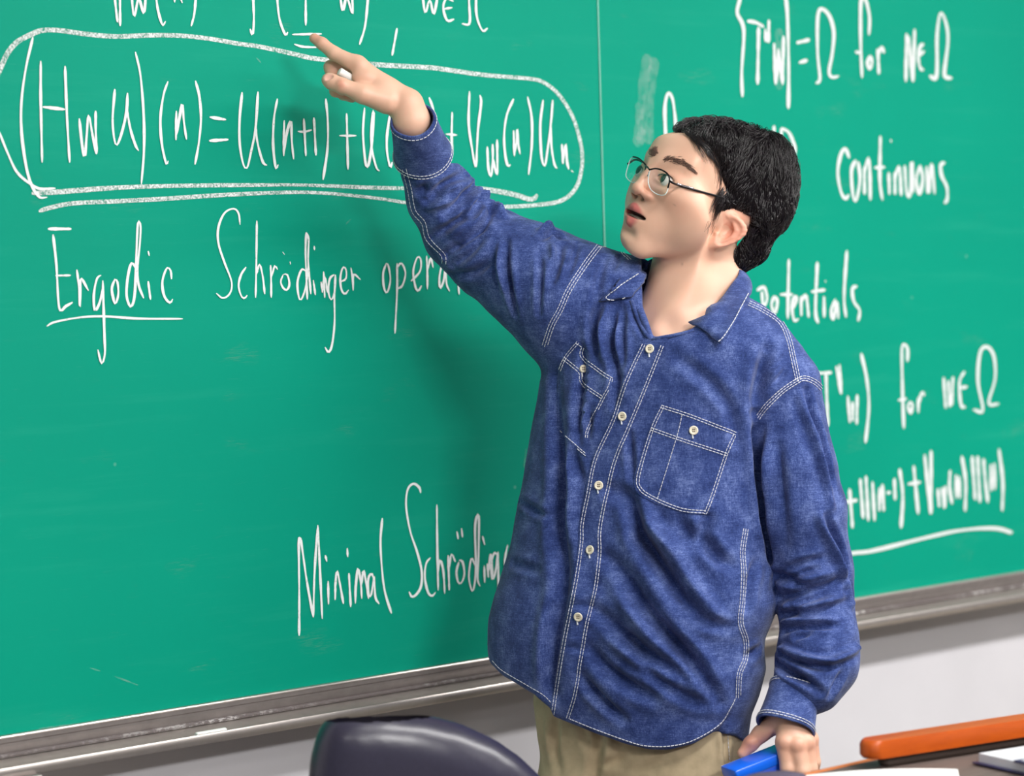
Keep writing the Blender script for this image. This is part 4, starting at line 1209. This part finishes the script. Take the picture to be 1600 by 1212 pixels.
# hair: a cap of real thickness over the scalp, then locks combed away from the crown
HAIR_POLY = np.array([(1054, 203), (1066, 206), (1078, 211), (1090, 222), (1100, 236), (1112, 246), (1121, 256), (1126, 270), (1131, 288), (1135, 300), (1122, 310), (1113, 325), (1107, 345), (1110, 352), (1119, 339),
                      (1129, 331), (1143, 326), (1156, 330), (1174, 338), (1170, 362), (1157, 380), (1146, 394), (1143, 412), (1136, 440), (1170, 452), (1290, 360), (1290, 200), (1150, 120), (1030, 160)], float)
def hair_vol(H):
    d = ell(H, (0, 32, -98), (81, 78, 103))
    d = smin(d, ell(H, (0, 52, -66), (66, 52, 62)), 22)
    d = smin(d, cone(np.stack([np.abs(H[:, 0]), H[:, 1], H[:, 2]], 1), (34, -46, -150), (46, -94, -116), 36, 20), 20)
    d = smin(d, ell(H, (0, -8, -116), (74, 76, 70)), 24)
    d = smin(d, cone(H, (0, 62, -146), (20, 20, -160), 44, 44), 30)
    return d
def hair_mask(H):
    M = H.copy(); M[:, 0] = np.abs(M[:, 0])
    C = warp(HC + HS * (M @ MROT.T))
    px = 800 + C[:, 0] * FPX / C[:, 2]; py = 606 - C[:, 1] * FPX / C[:, 2]
    d = poly_sdf(px, py, HAIR_POLY)
    C = warp(HC + HS * (H @ MROT.T))
    px2 = 800 + C[:, 0] * FPX / C[:, 2]; py2 = 606 - C[:, 1] * FPX / C[:, 2]
    d = np.maximum(d, np.where(py2 < 250, 1053 + 0.3 * np.maximum(0, py2 - 203) - px2, -99))
    # the nape ends where the collar begins
    return d / HS
def hair_sdf(P):
    H = to_head(P)
    v = hair_vol(H); m = hair_mask(H)
    lumps = 1.6 * np.sin(H[:, 0] * .16 + H[:, 2] * .11) * np.sin(H[:, 1] * .13 - H[:, 2] * .09 + 1) 
    taper = np.clip((m + 20) / 20, 0, 1)                     # thinner towards the hairline
    v = v + lumps + 8.5 * taper ** 1.6
    return smax(v, m, 4) * HS
gv, gf = sparse_mesh(hair_sdf, K(1000, 470, -220), K(1290, 130, 230), 2.8, band=2.6)
gloc = to_head(gv); gv = warp(gv)
hair = mk('hair', to_world(gv), gf, HBASE, person)
tag(hair, 'short black hair')
GT = bvh(gv, gf); gn = vnormals(gv, gf)
CROWN = hl(-6, 108, -128)
WH = warp(CROWN[None])[0]
st = Strands()
vis = np.nonzero(((gn * gv).sum(1) < 0.25 * np.linalg.norm(gv, axis=1)))[0]
GVT = np.array([np.array(GT.find_nearest(Vector(p))[0]) for p in gv[:1]])
def flow(p, n):
    d = p - WH
    out = d - n * (d @ n); L = np.linalg.norm(d)
    out = out / (np.linalg.norm(out) + 1e-6)
    down = np.array([0.10, -1.0, 0.0]) + 0.25 * MF; down = down - n * (down @ n); down /= np.linalg.norm(down) + 1e-6
    back = -0.55 * MF + np.array([0.25, 0, 0]); back -= n * (back @ n)
    w = np.clip((L - 60) / 80, 0, 1)
    v = out * (1 - w) + down * w * 1.1
    return v / (np.linalg.norm(v) + 1e-6)
clump = rg.normal(size=(260, 3)); cpos = gv[rg.choice(vis, 260)]
for i in rg.choice(vis, 9000):
    p = gv[i] + rg.normal(size=3) * 1.5; n = gn[i]
    f = flow(p, n)
    j = np.argmin(((cpos - p) ** 2).sum(1))
    cd = clump[j] * 0.28; f = f + cd - n * (cd @ n); f /= np.linalg.norm(f)
    top = np.clip((gloc[i, 1] - 45) / 40, 0, 1)
    ln = (13 + 20 * top) * (0.6 + 0.7 * rg.random())
    lift = 1.0 + 6.5 * top * rg.random() ** 1.5
    pts = []
    q = p - n * 2.5
    for s in range(5):
        pts.append(q.copy())
        q = q + f * ln / 4
        loc, nn, _, _ = GT.find_nearest(Vector(q))
        nn = np.array(nn)
        q = np.array(loc) + nn * lift * math.sin(math.pi * (s + 1) / 4.6)
        f = f - nn * (f @ nn); f /= np.linalg.norm(f) + 1e-9
    pq = np.array(pts); ex_ = 800 + pq[:, 0] * FPX / pq[:, 2]; ey_ = 606 - pq[:, 1] * FPX / pq[:, 2]
    if ((ex_ < 1049) | ((ex_ < 1062) & (ey_ > 209)) | (ey_ < 177)).any(): continue
    st.add(pts, 0.62 + 0.3 * rg.random())
# wispy fringe and sideburn over the skin
def wisps(paths, n, spread, r=0.62):
    for path in paths:
        P = smooth_path(pp(path), 4)
        for k in range(n):
            o = rg.normal(size=2) * spread; e = rg.normal(size=2) * spread * 1.2
            cut = 0.65 + 0.4 * rg.random(); m = max(4, int(len(P) * cut)); Q = P[:m]
            pts = []
            for a, q in enumerate(Q):
                t = a / (len(P) - 1); h_ = hit(HT, q[0] + o[0] * (1 - t) + e[0] * t, q[1] + o[1] * (1 - t) + e[1] * t, 3.0 * (1 - t) + 1.2)
                if h_ is None: break
                pts.append(h_)
            if len(pts) > 3 and np.abs(np.diff(np.array(pts)[:, 2])).max() < 14: st.add(np.array(pts), r)
wisps(["1064,203 1075,207 1083,226 1088,246", "1070,205 1082,216 1093,236 1103,254", "1078,210 1092,224 1103,238 1112,256", "1085,214 1103,230 1114,250 1118,274", "1096,222 1112,240 1121,262 1121,288", "1106,238 1120,256 1126,278 1124,300",
       "1060,200 1070,207 1080,214 1086,230"], 14, 2.8)
wisps(["1128,300 1122,310 1114,326 1108,350", "1130,306 1124,318 1117,332 1110,352", "1132,316 1126,324 1120,334 1113,350", "1128,296 1120,310 1113,322 1107,338"], 22, 3.4, 0.5)
wisps(["1108,346 1105,358 1103,370", "1110,350 1108,362 1105,374"], 8, 3.0, 0.3)
tag(st.build('hair_locks', HAIRM, hair), kind='stuff')

# glasses
FRAMEM = plain('black_metal', (22, 22, 26), 0.28, 0.6, 0.05)
SILV = plain('silver_metal', (190, 186, 196), 0.25, 0.9, 0.03)
def lens_mat():
    N = NT('lens_glass'); t = N.t; t.nodes.remove(N.b)
    out = [x for x in t.nodes if x.type == 'OUTPUT_MATERIAL'][0]
    a = t.nodes.new('ShaderNodeBsdfTransparent'); a.inputs[0].default_value = (0.96, 0.985, 0.98, 1)
    b = t.nodes.new('ShaderNodeBsdfGlossy'); b.inputs['Roughness'].default_value = 0.03
    f = t.nodes.new('ShaderNodeFresnel'); f.inputs['IOR'].default_value = 1.6
    m = t.nodes.new('ShaderNodeMixShader'); m.inputs[0].default_value = 0.07
    t.links.new(a.outputs[0], m.inputs[1]); t.links.new(b.outputs[0], m.inputs[2]); t.links.new(m.outputs[0], out.inputs[0])
    return N.m
LENSM = lens_mat()
LENSEDGE = plain('lens_edge', (226, 240, 240), 0.15, 0.0, 0.02, spec=0.8)
gl_c = to_world(K(1012, 262, -62))
glasses = empty('eyeglasses', gl_c, "black half-rim eyeglasses on the man's face", 'glasses')
near = KK((1016, 265, -72), (1026, 263.5, -84), (1037, 267, -95), (1045, 274, -102), (1046.5, 283, -104), (1044, 294, -104), (1040, 303, -103), (1033, 305, -96), (1024, 302, -86), (1016.5, 295.5, -77), (1013, 285, -71), (1013.5, 274, -70))
far = KK((990, 245, -6), (997, 247, -20), (1004, 252, -36), (1009.5, 259, -48), (1008.5, 267, -50), (1004.5, 276, -47), (997, 283, -34), (989, 285, -20), (982, 281, -8), (978, 274, -1), (980.5, 262, 1), (985, 249, 0))
def ring_of(C, n=5): 
    P = smooth_path(np.vstack([C, C[:1]]), n)[:-1]; return P
FG = MF.copy()
for C, top in ((near, (0, 1, 2, 3, 4, 5)), (far, (0, 1, 2, 3, 4, 5))):
    R = ring_of(C); c = R.mean(0)
    m = MB(); rings = []
    for s, off in ((1, -0.9), (1, 0.9)):
        for q in ((1.0,) if s else ()): rings.append(R + FG * off)
    V = np.vstack([R - FG * 0.9, R * .55 + c * .45 - FG * 0.2, c[None] - FG * 0.1, R + FG * 0.9, R * .55 + c * .45 + FG * 1.3, c[None] + FG * 1.5]); n = len(R)
    F = []
    for k in range(n):
        k2 = (k + 1) % n
        F += [(k, k2, n + k2, n + k), (n + k, n + k2, 2 * n), (2 * n + 1 + k2, 2 * n + 1 + k, 3 * n + 1 + k, 3 * n + 1 + k2), (3 * n + 1 + k2, 3 * n + 1 + k, 4 * n + 1)]
    mk('lens', to_world(V), F, LENSM, glasses)
    e = MB(); e.tube(to_world(np.vstack([R, R[:1]])), 0.75 * G, 6, False)
    tag(e.build('lens_edge', LENSEDGE, glasses), 'clear rimless lens edge')
    P = smooth_path(C[list(top)], 6)
    MB().tube(to_world(P + FG * .6), 1.35 * G, 8).build('rim', FRAMEM, glasses)
MB().tube(to_world(smooth_path(KK((1009.5, 259.5, -48), (1012, 261, -58), (1016, 265.5, -72)), 6) + FG * 1.5), 1.3 * G, 8).build('bridge', FRAMEM, glasses)
for a, b in (((1010, 264, -52), (1011, 272, -50)), ((1013, 268, -66), (1012, 275, -62))):
    MB().tube(to_world(smooth_path(KK(a, ((a[0] + b[0]) / 2 + 1, (a[1] + b[1]) / 2, (a[2] + b[2]) / 2), b), 5)), np.linspace(.5, 1.6, 11) * G, 6).build('nose_pad', SILV, glasses)
tp = [K(1046.5, 283, -105), K(1052, 286, -107)]
for (x, y) in ((1062, 290), (1076, 294), (1092, 298.5), (1110, 303.5), (1126, 308), (1140, 314), (1150, 321)):
    h_ = hit(HT, x, y, 3.5); tp.append(K(x, y, min(h_[2] - 4000, -60) if h_ is not None else -100))
TPn = len(tp)
for i in range(1, TPn): 
    pass
tp = np.array(tp)
P = smooth_path(tp, 6)
MB().tube(to_world(P), np.linspace(1.8, 1.7, len(P)) * G, 8).build('temple', FRAMEM, glasses)
tag(MB().tube(to_world(smooth_path(tp[1:5], 6)[4:16] + np.array([0, 1.6, -1.0])), 1.5 * G, 8).build('temple_trim', SILV, glasses), 'silver inlay on the temple')
ft = [K(981, 256, 2), hl(-66, 6, -8), hl(-74, 4, -50), hl(-75, 2, -88), hl(-74, -10, -102)]
MB().tube(to_world(smooth_path(np.array(ft), 6)), 1.7 * G, 8).build('temple', FRAMEM, glasses)

# the stick of chalk pinched in the raised hand
c0, c1 = KH(529.5, 111, -266), KH(552, 125, -250)
o = MB().tube(to_world(np.array([c0, c0 + (c1 - c0) * .04, c0 + (c1 - c0) * .5, c1])), [4.5 * G, 6.4 * G, 6.6 * G, 6.6 * G], 16).build('chalk_piece', CHALK)
tag(auto_smooth(o, 40), "short piece of white chalk pinched in the man's raised hand", 'chalk')

# ------------------------------------------------------------------ chair, desk and what lies on it
LEATHER = plain('dark_leather', (46, 44, 62), 0.30, 0, 0.08, 220, 0.5, 0.12)
PLAST = plain('black_plastic', (30, 30, 32), 0.45)
CHROME = plain('chair_steel', (150, 150, 155), 0.25, 0.9)
CH_POLY = np.array([(476, 1230), (479, 1190), (487, 1155), (500, 1127), (516, 1112), (545, 1104), (600, 1102), (660, 1109), (720, 1125), (775, 1150), (815, 1178), (850, 1212), (872, 1250), (880, 1330), (868, 1430), (830, 1500), (760, 1535), (640, 1540), (540, 1520), (495, 1450), (480, 1350)], float)
CD = -520
def chair_sdf(P):
    px = 800 + P[:, 0] * FPX / P[:, 2]; py = 606 - P[:, 1] * FPX / P[:, 2]
    s = poly_sdf(px, py, CH_POLY) * (4000 + CD) / FPX
    xr_ = P[:, 0] + 110
    w = np.abs(P[:, 2] - (4000 + CD) - 0.30 * xr_ - 0.0006 * xr_ ** 2) - 46
    d = smax(s, w, 70)
    return d
bv_, bf_ = sparse_mesh(chair_sdf, K(460, 1560, -760), K(900, 1085, -300), 6.0, band=3)
bv_ = laplace(bv_, bf_, 6)
cb = to_world(K(690, 1500, -440)); cb[2] = 0
chair = empty('office_chair', cb, 'dark leather office chair in the foreground, its rounded back turned to us', 'chair')
mk('backrest', to_world(bv_), bf_, LEATHER, chair)
seat_c = np.array([cb[0] + .10, cb[1] + .20, 0.46])
m = MB(); rings = []
for z, s in ((0, .20), (.02, .235), (.06, .245), (.085, .235), (.095, .18)):
    rings.append([seat_c + np.array([s * math.copysign(abs(math.cos(t)) ** .6, math.cos(t)), s * math.copysign(abs(math.sin(t)) ** .6, math.sin(t)), z - .05]) for t in np.linspace(0, 2 * np.pi, 32, endpoint=False)])
m.loft(rings).build('seat', LEATHER, chair)
bk = to_world(K(690, 1480, -470))
MB().tube(smooth_path(np.array([bk, (bk + seat_c) / 2 + np.array([0, -.03, -.10]), seat_c + np.array([0, 0, -.05])]), 6), 0.02, 10).build('back_support', PLAST, chair)
MB().tube(np.array([seat_c + [0, 0, -.06], [seat_c[0], seat_c[1], .10]]), 0.028, 14).build('gas_column', CHROME, chair)
for k in range(5):
    a = 2 * math.pi * k / 5 + .3; d = np.array([math.cos(a), math.sin(a), 0]); c = np.array([seat_c[0], seat_c[1], 0])
    MB().tube(np.array([c + [0, 0, .11], c + d * .15 + [0, 0, .10], c + d * .29 + [0, 0, .07]]), [.03, .024, .018], 10).build('base_arm', PLAST, chair)
    q = c + d * .29; s = np.array([-d[1], d[0], 0])
    MB().tube(np.array([q - s * .022 + [0, 0, .028], q - s * .018 + [0, 0, .028], q + s * .018 + [0, 0, .028], q + s * .022 + [0, 0, .028]]), [.02, .028, .028, .02], 16).build('caster', PLAST, chair)

def wood(name, a, b, rough=0.4):
    N = NT(name); v = N.coord((3, 40, 40)); f = N.noise(v, 3, 4, 0.6)
    N.base(N.ramp(f, [(0.3, s2l(a)), (0.7, s2l(b))])); N.b.inputs['Roughness'].default_value = rough
    return N.m
ORANGE = wood('orange_wood', (172, 70, 2), (186, 80, 4))
DESKW = wood('desk_laminate', (84, 72, 68), (104, 90, 84), 0.65)
EDGEW = wood('desk_edge_wood', (170, 96, 48), (190, 112, 60))
DARKB = plain('dark_panel', (70, 58, 52), 0.6)
PAPER = plain('paper_white', (246, 244, 244), 0.85, var=0.015)
ZT = 0.84
e0 = on_plane(1350, 1189, 2, ZT)             # a point of the far edge
xl_ = on_plane(1232, 1211, 2, ZT)[0] - .30
dk = empty('desk', (xl_ + .9, e0[1] - .35, 0), 'brown wooden teacher desk in the right foreground under papers', 'desk')
MB().box((xl_, e0[1] - .72, ZT - .03), (xl_ + 1.8, e0[1], ZT), .006).build('desk_top', DESKW, dk, False)
tag(MB().box((xl_, e0[1] - .001, ZT - .03), (xl_ + 1.8, e0[1] + .006, ZT + .001), .002).build('desk_edge', EDGEW, dk, False), 'tan wooden edge strip')
MB().box((xl_ + .06, e0[1] - .06, .0), (xl_ + 1.74, e0[1] - .035, ZT - .03)).build('modesty_panel', DARKB, dk, False)
for sx in (.05, 1.72):
    MB().box((xl_ + sx, e0[1] - .68, 0), (xl_ + sx + .03, e0[1] - .06, ZT - .03)).build('side_panel', DARKB, dk, False)
# raised shelf with an orange wooden board, standing a little askew along the far edge
a0 = on_plane(1362, 1187, 2, ZT + .015)
ang = -math.radians(11.0)
ux, uy = np.array([math.cos(ang), math.sin(ang), 0]), np.array([-math.sin(ang), math.cos(ang), 0])
def slab(o0, L, D, z0, z1, rad):
    pts = []
    for (cx, cy, s0) in ((L - .01, D - .01, 0), (rad, D - rad, 90), (rad, rad, 180), (L - .01, .01, 270)):
        r = rad if cx < L / 2 else .01
        for k in range(9):
            t = math.radians(s0 + 90 * k / 8); pts.append(o0 + ux * (cx + r * math.cos(t)) + uy * (cy + r * math.sin(t)))
    rings = []
    for z, ins in ((z0, .004), (z0 + .004, 0), (z1 - .006, 0), (z1 - .002, .0025), (z1, .006)):
        c = np.mean(pts, 0)
        rings.append([np.array([p[0], p[1], 0]) - (p - c) / np.linalg.norm(p - c) * ins * np.array([1, 1, 0]) + np.array([0, 0, z]) for p in pts])
    return MB().loft(rings)
o0 = np.array([a0[0], a0[1], 0])
auto_smooth(slab(o0, .95, .035, ZT + .014, ZT + .037, .017).build('raised_shelf', ORANGE, dk), 40)
slab(o0 + ux * .03 + uy * .012, .88, .02, ZT, ZT + .015, .01).build('shelf_support', DARKB, dk)
# papers
def sheet_stack(name, corners, h, label, cat, mat, sag=0.0):
    C = [np.array([*on_plane(x, y, 2, ZT + h)[:2], 0]) for x, y in corners]
    A, B, Cc, D = C
    n = 14; top, bot = [], []
    for i in range(n):
        for j in range(n):
            s, t = i / (n - 1), j / (n - 1)
            p = A * (1 - s) * (1 - t) + B * s * (1 - t) + Cc * s * t + D * (1 - s) * t
            top.append(p + np.array([0, 0, ZT + .0012 + h * (0.25 + .75 * math.sin(math.pi * (0.12 + .76 * s)) ** .8 if sag else 1)])); bot.append(p + np.array([0, 0, ZT + .0008]))
    V = np.vstack([top, bot]); N0 = n * n; F = []
    for i in range(n - 1):
        for j in range(n - 1):
            a = i * n + j; F += [(a, a + n, a + n + 1, a + 1), (N0 + a, N0 + a + 1, N0 + a + n + 1, N0 + a + n)]
    ed = [j for j in range(n)] + [i * n + n - 1 for i in range(1, n)] + [(n - 1) * n + j for j in range(n - 2, -1, -1)] + [i * n for i in range(n - 2, 0, -1)]
    for k in range(len(ed)):
        a, b = ed[k], ed[(k + 1) % len(ed)]; F.append((a, b, N0 + b, N0 + a))
    o = mk(name, V, F, mat, None, True, V.mean(0)); auto_smooth(o, 40)
    return tag(o, label, cat)
sheet_stack('paper_stack', [(1222, 1211), (1496, 1197), (1508, 1262), (1220, 1290)], .012, 'white sheets of paper lying on the desk beside the blue box', 'paper', PAPER, 1)
GREYP = plain('binder_grey', (214, 214, 222), 0.5, var=.02)
NAVY = plain('binder_navy', (52, 48, 86), 0.5)
b0 = on_plane(1519, 1190, 2, ZT + .004); b1 = b0 + ux * .36; dn = -uy * .26
def quadbox(name, A, B, d, z0, z1, mat, parent):
    P = [A, B, B + d, A + d]
    V = [np.array([p[0], p[1], z]) for z in (z0, z1) for p in P]
    return mk(name, np.array(V), [(3, 2, 1, 0), (4, 5, 6, 7), (0, 1, 5, 4), (1, 2, 6, 5), (2, 3, 7, 6), (3, 0, 4, 7)], mat, parent, False)
bd = empty('ring_binder', [b0[0] + .2, b0[1] - .12, ZT + .002], 'pale grey binder with a navy edge lying at the right end of the desk', 'binder')
quadbox('back_cover', b0, b1, dn, ZT + .002, ZT + .004, NAVY, bd)
quadbox('pages', b0 + [.006, -.006, 0], b1 + [-.006, -.006, 0], dn * .94, ZT + .004, ZT + .015, GREYP, bd)
quadbox('front_cover', b0 + dn * .30, b1 + dn * .30, dn * .70, ZT + .015, ZT + .018, NAVY, bd)
quadbox('label_sheet', b0 + dn * .34 + [.004, 0, 0], b1 + dn * .34 - [.004, 0, 0], dn * .62, ZT + .018, ZT + .019, GREYP, bd)
# dark pouch at the left end of the desk
PO = plain('pouch_cloth', (74, 66, 84), 0.8)
c = on_plane(1188, 1216, 2, ZT + .012); c[2] = ZT
c = on_plane(1202, 1234, 2, ZT)
V = []; rings = []
for z, s in ((.001, .8), (.006, 1), (.014, .95), (.019, .6)):
    rings.append([c + ux * .055 * s * math.cos(t) + uy * .03 * s * math.sin(t) + np.array([0, 0, z]) for t in np.linspace(0, 2 * np.pi, 28, endpoint=False)])
pc = MB().loft(rings).build('pencil_pouch', PO, None, True, c)
tag(pc, 'small dark grey pouch at the left end of the desk', 'pouch')
# blue box gripped by the lowered hand
BLUEM = plain('blue_card', (8, 82, 214), 0.32, var=.04)
BLUEL = plain('blue_lid', (22, 104, 236), 0.28, var=.04)
A = K(1133, 1199, -176); B = K(1216, 1166, -142)
ex = to_world(B) - to_world(A); ex = ex / np.linalg.norm(ex)
ez = np.array([0, 0, 1.0]); ey = np.cross(ez, ex); ey /= np.linalg.norm(ey); ez = np.cross(ex, ey)
Lb = np.linalg.norm(to_world(B) - to_world(A)) + .045
O = to_world(A)
def obox(name, lo, hi, mat, parent, bev=.003):
    m = MB().box(lo, hi, bev); V = np.vstack(m.V)
    W = O + V[:, 0:1] * ex + V[:, 1:2] * ey + V[:, 2:3] * ez
    return auto_smooth(mk(name, W, m.F, mat, parent), 30)
bx = empty('blue_box', O, "small glossy blue box gripped in the man's lowered hand", 'box')
obox('box_body', (0.002, -0.026, -.050), (Lb - .002, 0.014, -.014), BLUEM, bx)
obox('box_lid', (0, -0.028, -.016), (Lb, 0.016, 0.0), BLUEL, bx)
obox('lid_edge', (0.002, 0.0155, -.003), (Lb - .002, 0.0168, -.0012), PAPER, bx, 0)
